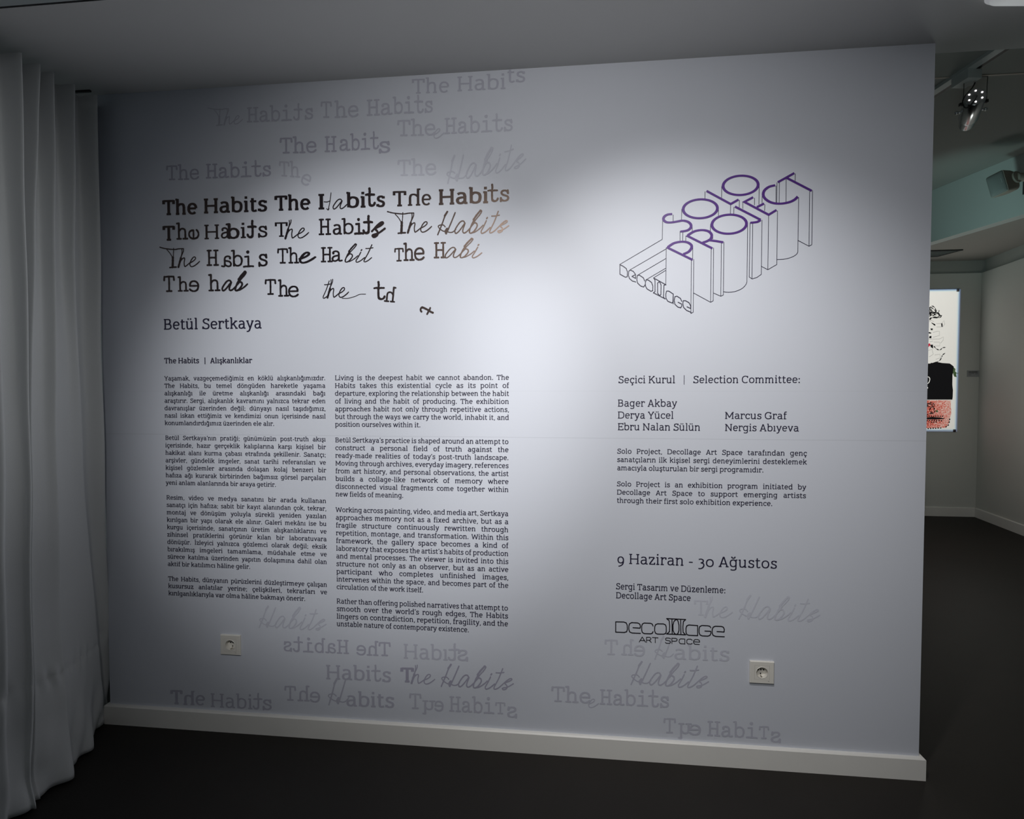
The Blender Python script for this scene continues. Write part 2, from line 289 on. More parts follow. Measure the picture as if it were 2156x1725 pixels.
TITLE = [[('S', 'The', -1.6335, -1.4846, 2.0659, 2.0645, 0.0571, 'w132'), ('S', 'Habits', -1.457, -1.1949, 2.0668, 2.066, 0.0561, 'w125'), ('S', 'The', -1.1651, -1.0184, 2.0674, 2.0662, 0.0555, 'w132'), ('S', 'I', -0.987, -0.9637, 2.0665, 2.0661, 0.0569, 'w125'), ('P', '', [[(-0.9361, 2.1267), (-0.9408, 2.0953), (-0.9477, 2.0638)],
 [(-0.9645, 2.094), (-0.9518, 2.0929), (-0.9401, 2.097)],
 [(-0.9539, 2.0675), (-0.9485, 2.0625), (-0.9448, 2.0678)]], 0, 0, 0, None, '0.0032'), ('C', 'a', -0.9309, -0.8713, 2.0642, 2.0622, 0.0406, ''), ('S', 'bi', -0.8754, -0.7998, 2.068, 2.0673, 0.0547, 'w130'), ('Y', 't', -0.8022, -0.7589, 2.0684, 2.0676, 0.0596, 'b'), ('S', 's', -0.7578, -0.7233, 2.0672, 2.0667, 0.0546, 'w130'), ('S', 'T', -0.6931, -0.6403, 2.0673, 2.0664, 0.056, 'w115'), ('S', 'h', -0.6348, -0.5858, 2.0669, 2.0665, 0.0591, 'mw95'), ('S', 'e', -0.5814, -0.5441, 2.0663, 2.066, 0.0556, 'w100'), ('S', 'Habi', -0.5154, -0.3286, 2.067, 2.0672, 0.0559, 'w125'), ('Y', 'ts', -0.3316, -0.2495, 2.0686, 2.0682, 0.0565, '')],
 [('S', 'T', -1.6345, -1.5813, 1.9656, 1.9652, 0.0563, 'w132'), ('Y', 'h', -1.5762, -1.5253, 1.9665, 1.9664, 0.0598, ''), ('Y', 'e', -1.5253, -1.4784, 1.9654, 1.9658, 0.0461, 'r90'), ('S', 'H', -1.457, -1.3956, 1.9655, 1.9652, 0.0565, 'w92'), ('Y', 'a', -1.3883, -1.3459, 1.966, 1.9655, 0.0564, ''), ('Y', 'b', -1.3675, -1.31, 1.9633, 1.9631, 0.0528, 'b'), ('S', 'i', -1.3051, -1.284, 1.9654, 1.9655, 0.0562, 'w95'), ('Y', 't', -1.2814, -1.2386, 1.9637, 1.9631, 0.0578, 'mb'), ('Y', 's', -1.2345, -1.1956, 1.9644, 1.964, 0.0577, ''), ('S', 'T', -1.1647, -1.112, 1.9662, 1.9657, 0.0558, 'w92'), ('C', 'he', -1.1266, -1.0256, 1.9564, 1.9535, 0.0765, ''), ('Y', 'H', -0.9874, -0.9371, 1.967, 1.9669, 0.0594, ''), ('S', 'a', -0.9312, -0.8939, 1.9669, 1.9671, 0.0518, 'w110'), ('Y', 'b', -0.8957, -0.8477, 1.9675, 1.9674, 0.055, ''), ('Y', 'i', -0.8463, -0.8059, 1.9644, 1.9645, 0.0549, 'b'), ('Y', 't', -0.8135, -0.7704, 1.9654, 1.9648, 0.0591, 'mb'), ('C', 's', -0.7796, -0.7208, 1.9511, 1.9494, 0.063, 'k1.5'), ('C', 'The', -0.7165, -0.5415, 1.9625, 1.9616, None, ''), ('C', 'Habits', -0.5226, -0.2495, 1.9522, 1.9545, None, '')],
 [('C', 'The', -1.6493, -1.4774, 1.8553, 1.8549, None, ''), ('Y', 'H', -1.4501, -1.3978, 1.8603, 1.8601, 0.0603, ''), ('Y', 'a', -1.3895, -1.3436, 1.8542, 1.8542, 0.0584, 'm'), ('Y', 'b', -1.3473, -1.2982, 1.8554, 1.8556, 0.0582, ''), ('Y', 'i', -1.2983, -1.2516, 1.8507, 1.8517, 0.0581, ''), ('Y', 's', -1.2347, -1.1958, 1.8517, 1.8518, 0.0632, ''), ('Y', 'Th', -1.1568, -1.0672, 1.8621, 1.8617, 0.0559, ''), ('C', 'e', -1.0709, -0.9974, 1.86, 1.861, 0.046, 'k1.7'), ('Y', 'H', -0.9798, -0.9317, 1.8631, 1.8629, 0.0554, ''), ('Y', 'a', -0.9372, -0.8921, 1.8644, 1.8646, 0.0553, ''), ('C', 'bit', -0.8851, -0.7699, 1.8604, 1.8576, 0.0741, ''), ('Y', 'T', -0.689, -0.6512, 1.8593, 1.8597, 0.0481, ''), ('Y', 'h', -0.6532, -0.6091, 1.8601, 1.8603, 0.0612, ''), ('Y', 'e', -0.6125, -0.5705, 1.8604, 1.8607, 0.0643, ''), ('Y', 'H', -0.5359, -0.4878, 1.8671, 1.8672, 0.0575, ''), ('C', 'abi', -0.4946, -0.3505, 1.8661, 1.8624, 0.0769, '')],
 [('Y', 'T', -1.6357, -1.5854, 1.7616, 1.7621, 0.061, ''), ('Y', 'h', -1.5742, -1.5273, 1.7622, 1.7624, 0.0537, ''), ('Y', 'e', -1.527, -1.4823, 1.7603, 1.7601, 0.0589, 'm'), ('Y', 'h', -1.4443, -1.393, 1.7608, 1.7613, 0.0604, ''), ('C', 'ab', -1.39, -1.2775, 1.7598, 1.7577, 0.0814, 'k1.6'), ('Y', 'T', -1.2097, -1.1615, 1.7427, 1.7429, 0.058, ''), ('Y', 'h', -1.1549, -1.1095, 1.7347, 1.7349, 0.0596, ''), ('Y', 'e', -1.1148, -1.07, 1.7318, 1.7317, 0.0578, ''), ('C', 't', -0.974, -0.9419, 1.7248, 1.7242, 0.0696, ''), ('C', 'he', -0.9585, -0.8682, 1.725, 1.7234, 0.0757, ''), ('P', '', [[(-0.8963, 1.7249), (-0.8717, 1.7245), (-0.8436, 1.7314), (-0.826, 1.7384), (-0.8022, 1.7387)]], 0, 0, 0, None, '0.0024'), ('Y', 't', -0.7718, -0.7232, 1.715, 1.7152, 0.0608, ''), ('Y', 'h', -0.7308, -0.6811, 1.7073, 1.7051, 0.055, 'mr-6'), ('Y', 't', -0.5914, -0.5361, 1.6562, 1.658, 0.0398, 'r-118b')]]
SCRIPT = {'T': [(3.57, [(-715.2, 145.9), (-691.9, 139.8), (-654.2, 134.9), (-630.2, 137.1), (-611.1, 137.1)]), (2.85, [(-684.4, 135.0), (-671.4, 120.7), (-659.5, 101.5)]), (2.85, [(-654.2, 139.9), (-655.7, 116.2), (-658.6, 89.9)]), (7.85, [(-658.5, 103.1), (-659.3, 83.3), (-660.5, 62.9)]), (5.0, [(-672.8, 61.6), (-659.4, 62.8), (-644.4, 63.0)])], 'h': [(3.21, [(-611.1, 136.5), (-612.6, 124.7), (-620.2, 108.5), (-625.4, 95.4)]), (3.21, [(-618.3, 134.7), (-618.4, 118.3), (-627.1, 92.2)]), (6.78, [(-622.9, 100.3), (-628.5, 82.4), (-634.8, 62.8)]), (3.57, [(-627.1, 82.3), (-618.5, 94.6), (-609.3, 99.6), (-606.6, 94.9), (-609.1, 80.1), (-607.4, 65.9), (-603.4, 65.1), (-594.8, 70.8), (-585.2, 78.4)])], 'e': [(3.57, [(-585.2, 78.4), (-569.2, 85.5), (-559.0, 95.0), (-560.7, 101.6), (-569.1, 100.3), (-580.1, 85.8), (-583.9, 71.1), (-577.8, 63.4), (-565.9, 65.6), (-552.3, 74.1), (-541.4, 83.6)])], 'H': [(6.07, [(-483.8, 137.4), (-494.0, 122.1)]), (3.92, [(-491.9, 125.6), (-503.2, 94.9), (-521.3, 52.2)]), (3.92, [(-453.6, 133.2), (-469.5, 95.5), (-488.2, 54.5)]), (3.21, [(-492.1, 80.8), (-499.8, 88.2), (-513.3, 88.0), (-519.1, 82.9), (-513.4, 74.9), (-499.9, 65.3), (-488.1, 64.3), (-474.7, 59.6), (-462.9, 60.9), (-451.1, 70.4)]), (6.07, [(-484.7, 74.0), (-490.8, 65.0), (-488.8, 55.8)])], 'a': [(3.92, [(-415.9, 91.5), (-422.5, 100.8), (-434.9, 96.7), (-449.4, 77.5), (-455.2, 64.0), (-451.2, 55.3), (-440.4, 61.9), (-424.9, 81.0), (-415.5, 93.4), (-423.0, 72.1), (-424.3, 60.4), (-418.3, 55.7), (-407.6, 61.9), (-394.9, 74.5)])], 'b': [(5.71, [(-383.5, 104.1), (-370.8, 121.6), (-356.1, 138.3)]), (3.57, [(-394.9, 74.5), (-377.5, 100.7), (-360.2, 121.2), (-351.8, 134.9), (-356.1, 138.3)]), (4.28, [(-380.1, 105.6), (-390.9, 84.8), (-398.9, 62.3), (-394.9, 54.3), (-382.6, 60.1), (-370.2, 77.7), (-370.9, 89.1), (-380.2, 92.3), (-390.9, 81.6)]), (3.57, [(-394.3, 54.3), (-377.6, 58.4), (-359.2, 70.8), (-346.9, 82.8)])], 'i': [(3.57, [(-334.3, 99.3), (-345.0, 76.9), (-354.3, 59.3), (-350.3, 52.4), (-336.0, 58.8), (-319.4, 73.5)]), (4.28, [(-330.3, 110.9), (-333.0, 107.0)])], 't': [(3.57, [(-289.0, 132.5), (-304.5, 93.5), (-321.1, 60.6), (-317.8, 53.3), (-304.6, 59.4), (-290.7, 72.0)]), (3.57, [(-313.8, 115.5), (-299.5, 115.7), (-284.7, 118.4)])], 's': [(3.57, [(-292.0, 70.7), (-273.2, 88.3), (-260.0, 96.9), (-255.1, 93.5), (-264.3, 86.7), (-277.5, 80.6), (-280.8, 76.5), (-273.5, 68.9), (-274.8, 58.5), (-285.4, 53.3), (-290.7, 57.4), (-286.4, 60.2), (-269.9, 64.9), (-249.5, 77.8)])]}
BLOCKS = [('first Turkish paragraph, at the top of the left text column', 110, 0.0171, [('Yaşamak, vazgeçemediğimiz en köklü alışkanlığımızdır.', -1.6385, -0.9672, 1.4107, False), ('The Habits, bu temel döngüden hareketle yaşama', -1.6389, -0.9672, 1.381, False), ('alışkanlığı ile üretme alışkanlığı arasındaki bağı', -1.6393, -0.9672, 1.3512, False), ('araştırır. Sergi, alışkanlık kavramını yalnızca tekrar eden', -1.6397, -0.9672, 1.3214, False), ('davranışlar üzerinden değil; dünyayı nasıl taşıdığımız,', -1.64, -0.9672, 1.2917, False), ('nasıl iskan ettiğimiz ve kendimizi onun içerisinde nasıl', -1.6404, -0.9672, 1.2619, False), ('konumlandırdığımız üzerinden ele alır.', -1.6408, -1.1782, 1.2321, True)]), ('second Turkish paragraph, opening with the artist name and an apostrophe', 110, 0.0171, [('Betül Sertkaya’nın pratiği; günümüzün post-truth akışı', -1.6399, -0.9681, 1.1726, False), ('içerisinde, hazır gerçeklik kalıplarına karşı kişisel bir', -1.6401, -0.9681, 1.1424, False), ('hakikat alanı kurma çabası etrafında şekillenir. Sanatçı;', -1.6403, -0.9681, 1.1123, False), ('arşivler, gündelik imgeler, sanat tarihi referansları ve', -1.6405, -0.9681, 1.0821, False), ('kişisel gözlemler arasında dolaşan kolaj benzeri bir', -1.6407, -0.9681, 1.052, False), ('hafıza ağı kurarak birbirinden bağımsız görsel parçaları', -1.6409, -0.9681, 1.0218, False), ('yeni anlam alanlarında bir araya getirir.', -1.6411, -1.1744, 0.9917, True)]), ('longest Turkish paragraph, ten lines, opening with Resim', 110, 0.0173, [('Resim, video ve medya sanatını bir arada kullanan', -1.6398, -0.9685, 0.9316, False), ('sanatçı için hafıza; sabit bir kayıt alanından çok, tekrar,', -1.6398, -0.9685, 0.9015, False), ('montaj ve dönüşüm yoluyla sürekli yeniden yazılan', -1.6398, -0.9685, 0.8715, False), ('kırılgan bir yapı olarak ele alınır. Galeri mekânı ise bu', -1.6398, -0.9685, 0.8415, False), ('kurgu içerisinde, sanatçının üretim alışkanlıklarını ve', -1.6398, -0.9685, 0.8115, False), ('zihinsel pratiklerini görünür kılan bir laboratuvara', -1.6397, -0.9685, 0.7815, False), ('dönüşür. İzleyici yalnızca gözlemci olarak değil; eksik', -1.6397, -0.9685, 0.7515, False), ('bırakılmış imgeleri tamamlama, müdahale etme ve', -1.6397, -0.9685, 0.7215, False), ('sürece katılma üzerinden yapıtın dolaşımına dahil olan', -1.6397, -0.9685, 0.6915, False), ('aktif bir katılımcı hâline gelir.', -1.6397, -1.2871, 0.6615, True)]), ('last Turkish paragraph of three lines at the foot of the left column', 110, 0.0178, [('The Habits, dünyanın pürüzlerini düzleştirmeye çalışan', -1.6391, -0.969, 0.6011, False), ('kusursuz anlatılar yerine; çelişkileri, tekrarları ve', -1.6391, -0.969, 0.5715, False), ('kırılganlıklarıyla var olma hâline bakmayı önerir.', -1.6392, -1.0589, 0.5418, True)]), ('first English paragraph, opening with Living is the deepest habit', 104, 0.0184, [('Living is the deepest habit we cannot abandon. The', -0.9278, -0.2509, 1.4105, False), ('Habits takes this existential cycle as its point of', -0.928, -0.2509, 1.3805, False), ('departure, exploring the relationship between the habit', -0.9282, -0.2509, 1.3505, False), ('of living and the habit of producing. The exhibition', -0.9284, -0.2509, 1.3205, False), ('approaches habit not only through repetitive actions,', -0.9285, -0.2509, 1.2905, False), ('but through the ways we carry the world, inhabit it, and', -0.9287, -0.2509, 1.2605, False), ('position ourselves within it.', -0.9289, -0.5905, 1.2306, True)]), ('second English paragraph, eight lines between two wider gaps', 104, 0.0185, [('Betül Sertkaya’s practice is shaped around an attempt to', -0.9292, -0.2526, 1.1697, False), ('construct a personal field of truth against the', -0.9293, -0.2526, 1.1396, False), ('ready-made realities of today’s post-truth landscape.', -0.9293, -0.2526, 1.1095, False), ('Moving through archives, everyday imagery, references', -0.9294, -0.2526, 1.0793, False), ('from art history, and personal observations, the artist', -0.9294, -0.2526, 1.0492, False), ('builds a collage-like network of memory where', -0.9295, -0.2526, 1.0191, False), ('disconnected visual fragments come together within', -0.9295, -0.2526, 0.989, False), ('new fields of meaning.', -0.9296, -0.6595, 0.9589, True)]), ('longest English paragraph, eleven lines, opening with Working', 104, 0.019, [('Working across painting, video, and media art, Sertkaya', -0.9302, -0.2533, 0.8975, False), ('approaches memory not as a fixed archive, but as a', -0.9301, -0.2533, 0.8671, False), ('fragile structure continuously rewritten through', -0.93, -0.2533, 0.8368, False), ('repetition, montage, and transformation. Within this', -0.93, -0.2533, 0.8065, False), ('framework, the gallery space becomes a kind of', -0.9299, -0.2533, 0.7762, False), ('laboratory that exposes the artist’s habits of production', -0.9298, -0.2533, 0.7458, False), ('and mental processes. The viewer is invited into this', -0.9297, -0.2533, 0.7155, False), ('structure not only as an observer, but as an active', -0.9296, -0.2533, 0.6852, False), ('participant who completes unfinished images,', -0.9296, -0.2533, 0.6548, False), ('intervenes within the space, and becomes part of the', -0.9295, -0.2533, 0.6245, False), ('circulation of the work itself.', -0.9294, -0.5834, 0.5942, True)]), ('last English paragraph, four lines, opening with Rather than', 104, 0.0195, [('Rather than offering polished narratives that attempt to', -0.93, -0.2547, 0.5373, False), ('smooth over the world’s rough edges, The Habits', -0.9301, -0.2547, 0.5073, False), ('lingers on contradiction, repetition, fragility, and the', -0.9301, -0.2547, 0.4773, False), ('unstable nature of contemporary existence.', -0.9302, -0.4052, 0.4474, True)]), ('Turkish note of three lines under the committee names', 98, 0.0179, [('Solo Project, Decollage Art Space tarafından genç', 0.1495, 0.8129, 1.1391, False), ('sanatçıların ilk kişisel sergi deneyimlerini desteklemek', 0.1497, 0.8129, 1.1083, False), ('amacıyla oluşturulan bir sergi programıdır.', 0.1498, 0.666, 1.0776, True)]), ('English note of three lines saying exhibition program initiated', 98, 0.0179, [('Solo Project is an exhibition program initiated by', 0.1491, 0.8121, 1.0184, False), ('Decollage Art Space to support emerging artists', 0.1493, 0.8121, 0.9879, False), ('through their first solo exhibition experience.', 0.1495, 0.6982, 0.9574, True)]), ('artist name in large black letters below the title', 98, 0.0422, [('Betül Sertkaya', -1.6376, -1.2244, 1.6132, True)]), ('small bold bilingual heading above the Turkish text column', 128, 0.0211, [('The Habits', -1.6375, -1.4895, 1.4792, True), ('|', -1.466, -1.4612, 1.4785, True), ('Alışkanlıklar', -1.4414, -1.267, 1.4786, True)]), ('bilingual committee heading under the outlined logo', 88, 0.0262, [('Seçici Kurul', 0.1522, 0.3547, 1.3972, True), ('|', 0.3848, 0.3889, 1.3968, True), ('Selection Committee:', 0.4182, 0.7866, 1.3971, True)]), ('three committee names stacked under their heading', 88, 0.0256, [('Bager Akbay', 0.1506, 0.3617, 1.3119, True), ('Derya Yücel', 0.1508, 0.3504, 1.2681, True), ('Ebru Nalan Sülün', 0.1511, 0.4451, 1.2253, True)]), ('two committee names in the column to the right', 88, 0.0251, [('Marcus Graf', 0.5307, 0.7426, 1.2687, True), ('Nergis Abıyeva', 0.5312, 0.7846, 1.2254, True)]), ('large date line with two dates and a dash', 80, 0.038, [('9 Haziran - 30 Ağustos', 0.1514, 0.7173, 0.731, True)]), ('two-line design credit above the black wordmark', 96, 0.0227, [('Sergi Tasarım ve Düzenleme:', 0.148, 0.5401, 0.635, True), ('Decollage Art Space', 0.1482, 0.4173, 0.6015, True)])]
LOGO_TOP = [('poly', [(0.3394, 2.0039), (0.3237, 2.0027), (0.3117, 1.9958), (0.3089, 1.9851), (0.3186, 1.9761), (0.3347, 1.9742), (0.356, 1.9767), (0.3754, 1.9794), (0.3931, 1.9752), (0.4038, 1.9659), (0.405, 1.955), (0.397, 1.9463), (0.3846, 1.9424), (0.3683, 1.9407)], 1), ('ell', (0.4368, 2.0193), (0.496, 2.0173), (0.4364, 2.0526), 1), ('line', [(0.4579, 2.0815), (0.5415, 2.0324), (0.5683, 2.0471)], 0), ('ell', (0.5746, 2.0966), (0.6343, 2.0943), (0.5742, 2.1303), 1), ('line', [(0.3212, 1.8861), (0.4121, 1.8389)], 0), ('poly', [(0.324, 1.886), (0.346, 1.8999), (0.3726, 1.9045), (0.3939, 1.9014), (0.4074, 1.8909), (0.4064, 1.8787), (0.396, 1.8671), (0.379, 1.86)], 1), ('line', [(0.3904, 1.926), (0.4804, 1.8778)], 0), ('poly', [(0.3933, 1.9259), (0.4164, 1.9396), (0.4428, 1.9438), (0.4657, 1.9388), (0.4771, 1.926), (0.4737, 1.9117), (0.4608, 1.9038), (0.4457, 1.8992)], 1), ('line', [(0.4643, 1.908), (0.4924, 1.9036), (0.5179, 1.8983)], 0), ('ell', (0.5371, 1.9617), (0.5964, 1.9598), (0.5367, 1.9952), 1), ('line', [(0.5561, 2.023), (0.6445, 1.9735)], 0), ('poly', [(0.6445, 1.9735), (0.6322, 1.9665), (0.6098, 1.9643)], 1), ('line', [(0.618, 2.0535), (0.5882, 2.0382), (0.6714, 1.9904), (0.6976, 2.0061)], 0), ('line', [(0.6309, 2.0183), (0.6554, 2.0302)], 0), ('poly', [(0.6922, 2.0924), (0.6718, 2.0879), (0.6565, 2.0764), (0.6519, 2.0625), (0.6569, 2.0492), (0.6725, 2.0363), (0.6931, 2.0292), (0.717, 2.028), (0.7408, 2.0321), (0.7577, 2.0399), (0.7684, 2.0501)], 1), ('line', [(0.7003, 2.1023), (0.7556, 2.132)], 0), ('line', [(0.73, 2.1166), (0.8147, 2.0683)], 0)]
LOGO_LINES = [[(0.306, 1.9942), (0.3049, 1.9148), (0.1542, 1.8285)],
 [(0.3426, 2.0013), (0.3428, 1.9793)],
 [(0.3673, 1.9418), (0.3676, 1.9083)],
 [(0.3772, 1.9408), (0.3765, 1.9066)],
 [(0.4095, 1.9585), (0.4097, 1.9405)],
 [(0.3726, 2.0208), (0.3718, 1.9831)],
 [(0.4998, 2.0164), (0.5001, 1.9921)],
 [(0.453, 2.0795), (0.4529, 2.0549)],
 [(0.5415, 2.031), (0.5408, 1.9979)],
 [(0.5715, 2.0459), (0.5711, 2.0204)],
 [(0.5101, 2.0962), (0.5099, 2.056)],
 [(0.6381, 2.093), (0.638, 2.0276)],
 [(0.3194, 1.8861), (0.3187, 1.7531)],
 [(0.4124, 1.8865), (0.4121, 1.8432)],
 [(0.416, 1.8413), (0.4161, 1.6522), (0.408, 1.6476), (0.4079, 1.8376)],
 [(0.388, 1.9257), (0.3874, 1.9052)],
 [(0.4813, 1.9222), (0.4811, 1.9115)],
 [(0.4846, 1.8802), (0.4852, 1.6916), (0.4761, 1.6867), (0.4762, 1.8768)],
 [(0.4161, 1.7211), (0.4761, 1.6867)],
 [(0.52, 1.8996), (0.5201, 1.7119), (0.5114, 1.7074), (0.511, 1.896)],
 [(0.4849, 1.7198), (0.5114, 1.7074)],
 [(0.4731, 1.9637), (0.4727, 1.9386)],
 [(0.6002, 1.9615), (0.6007, 1.7563)],
 [(0.5207, 1.7234), (0.5294, 1.7215), (0.5382, 1.721), (0.5486, 1.7215), (0.5591, 1.7231), (0.5702, 1.7265), (0.5799, 1.7309), (0.5878, 1.7362), (0.5936, 1.7421), (0.5981, 1.7488), (0.6007, 1.7563)],
 [(0.5527, 2.0217), (0.5523, 1.9975)],
 [(0.649, 1.9734), (0.6492, 1.7821), (0.6348, 1.7717), (0.6183, 1.7667), (0.6081, 1.7737), (0.6088, 1.9651)],
 [(0.6175, 1.962), (0.6179, 1.7667)],
 [(0.583, 2.0377), (0.5833, 2.015)],
 [(0.6228, 2.0512), (0.6225, 2.0264)],
 [(0.6579, 2.0269), (0.6575, 2.0057)],
 [(0.6711, 1.9886), (0.6713, 1.798)],
 [(0.701, 2.0039), (0.7013, 1.8154), (0.6713, 1.798), (0.6491, 1.8102)],
 [(0.6485, 2.0626), (0.6486, 2.0318)],
 [(0.695, 2.0908), (0.6955, 2.0316)],
 [(0.6979, 2.102), (0.6982, 2.0315)],
 [(0.7061, 2.101), (0.7061, 2.0305)],
 [(0.7284, 2.112), (0.7292, 2.0325)],
 [(0.759, 2.1305), (0.7587, 2.1059)],
 [(0.7715, 2.0475), (0.7714, 1.8572), (0.7691, 1.8516), (0.764, 1.8468), (0.7563, 1.8421), (0.7471, 1.8384), (0.7359, 1.8351), (0.7233, 1.8333), (0.712, 1.8329), (0.7011, 1.8328)],
 [(0.808, 2.0669), (0.8087, 1.8771)],
 [(0.8174, 2.0696), (0.8178, 1.8814), (0.8087, 1.8767), (0.7711, 1.8979)],
 [(0.3194, 1.8807), (0.1906, 1.8079)],
 [(0.3187, 1.8463), (0.2204, 1.7897)],
 [(0.319, 1.8119), (0.2476, 1.7709)],
 [(0.319, 1.8042), (0.2763, 1.7783)]]
LOGO_WORD = [[(0.1553, 1.8281), (0.1555, 1.7937), (0.1752, 1.7823), (0.1817, 1.784), (0.1823, 1.8015), (0.1779, 1.8137), (0.167, 1.822), (0.1553, 1.8281)],
 [(0.2126, 1.7643), (0.1999, 1.7682), (0.1897, 1.7776), (0.186, 1.7886), (0.187, 1.8032), (0.1917, 1.8079), (0.2033, 1.8029), (0.2113, 1.7917), (0.2122, 1.7771), (0.1984, 1.7847), (0.2114, 1.791)],
 [(0.244, 1.7673), (0.2396, 1.7784), (0.2251, 1.7889), (0.2179, 1.7879), (0.2162, 1.7734), (0.2188, 1.7605), (0.229, 1.7501), (0.2405, 1.7455), (0.2452, 1.7534)],
 [(0.2576, 1.77), (0.2497, 1.7716), (0.2465, 1.7618), (0.247, 1.749), (0.2525, 1.7387), (0.2669, 1.7297), (0.273, 1.7321), (0.2733, 1.7485), (0.2685, 1.7614), (0.2576, 1.77)],
 [(0.2756, 1.7776), (0.3195, 1.7519)],
 [(0.2749, 1.7244), (0.3174, 1.7014)],
 [(0.2763, 1.7768), (0.2806, 1.7695), (0.281, 1.7283), (0.2749, 1.7237)],
 [(0.2965, 1.7644), (0.29, 1.7591), (0.2903, 1.7227), (0.2969, 1.7134), (0.3019, 1.717), (0.3023, 1.7516), (0.2965, 1.7644)],
 [(0.3187, 1.7523), (0.3123, 1.7506), (0.3112, 1.7077), (0.3167, 1.7014)],
 [(0.3458, 1.718), (0.3297, 1.7292), (0.3218, 1.7294), (0.319, 1.7185), (0.3199, 1.7039), (0.3264, 1.6929), (0.3407, 1.6865), (0.3443, 1.689), (0.3455, 1.718), (0.3454, 1.6835)],
 [(0.3756, 1.6913), (0.3709, 1.7023), (0.3584, 1.7105), (0.3513, 1.7088), (0.3489, 1.6962), (0.3515, 1.6816), (0.3623, 1.6712), (0.3723, 1.6685), (0.3758, 1.6757), (0.3754, 1.6819), (0.3628, 1.6886)],
 [(0.4087, 1.6516), (0.3926, 1.6591), (0.3819, 1.6702), (0.3793, 1.6829), (0.3806, 1.6938), (0.3888, 1.6937), (0.4012, 1.6862), (0.4067, 1.6752), (0.4071, 1.6654), (0.3943, 1.6718)]]
WORDMARK = [[(0.1478, 0.5126), (0.148, 0.4739), (0.1795, 0.474), (0.1883, 0.4776), (0.1905, 0.4868), (0.1895, 0.5026), (0.1859, 0.5106), (0.177, 0.5134), (0.1478, 0.5126)],
 [(0.2112, 0.4936), (0.2367, 0.493), (0.238, 0.5003), (0.2353, 0.5083), (0.2278, 0.5121), (0.2058, 0.5124), (0.1983, 0.5076), (0.1957, 0.4984), (0.1958, 0.4856), (0.1994, 0.4767), (0.2082, 0.4735), (0.2382, 0.4735)],
 [(0.2836, 0.5033), (0.2805, 0.5104), (0.2739, 0.5128), (0.2511, 0.5127), (0.245, 0.5088), (0.2424, 0.5005), (0.2425, 0.486), (0.2452, 0.477), (0.2522, 0.4733), (0.275, 0.4735), (0.2812, 0.476), (0.2837, 0.482)],
 [(0.2992, 0.5121), (0.2923, 0.5082), (0.2897, 0.5008), (0.2894, 0.4854), (0.2925, 0.477), (0.2995, 0.4737), (0.3222, 0.4743), (0.3292, 0.4774), (0.3313, 0.4847), (0.3311, 0.5018), (0.328, 0.5098), (0.321, 0.5127), (0.2992, 0.5121)],
 [(0.3322, 0.533), (0.4003, 0.5324)],
 [(0.3327, 0.4757), (0.4008, 0.4758)],
 [(0.3331, 0.5326), (0.3414, 0.5253), (0.3433, 0.5051), (0.3426, 0.4848), (0.3335, 0.4758)],
 [(0.3513, 0.5325), (0.3527, 0.4762)],
 [(0.3678, 0.5323), (0.3588, 0.5247), (0.355, 0.5101), (0.3556, 0.4899), (0.3605, 0.4788), (0.3683, 0.4751), (0.3735, 0.4803), (0.3769, 0.4909), (0.3767, 0.5111), (0.3731, 0.5254), (0.3678, 0.5323)],
 [(0.3825, 0.5316), (0.3839, 0.4763)],
 [(0.3998, 0.5319), (0.3921, 0.5244), (0.3906, 0.505), (0.3916, 0.4848), (0.4004, 0.4762)],
 [(0.4435, 0.4747), (0.4431, 0.5119), (0.4121, 0.5127), (0.4044, 0.5092), (0.4019, 0.501), (0.402, 0.4853), (0.4047, 0.4773), (0.4125, 0.4745), (0.4435, 0.4747)],
 [(0.4896, 0.5064), (0.4861, 0.5116), (0.4783, 0.513), (0.4582, 0.513), (0.4509, 0.5091), (0.4484, 0.5009), (0.4486, 0.4866), (0.4521, 0.4778), (0.4599, 0.4745), (0.48, 0.4746), (0.4873, 0.4781), (0.4902, 0.4858), (0.4901, 0.493), (0.4691, 0.4929)],
 [(0.5119, 0.4931), (0.5367, 0.4925), (0.5374, 0.5028), (0.5339, 0.5102), (0.5267, 0.5126), (0.5053, 0.5125), (0.4981, 0.5086), (0.4948, 0.5004), (0.4949, 0.4861), (0.4984, 0.4782), (0.507, 0.475), (0.5377, 0.4751)]]
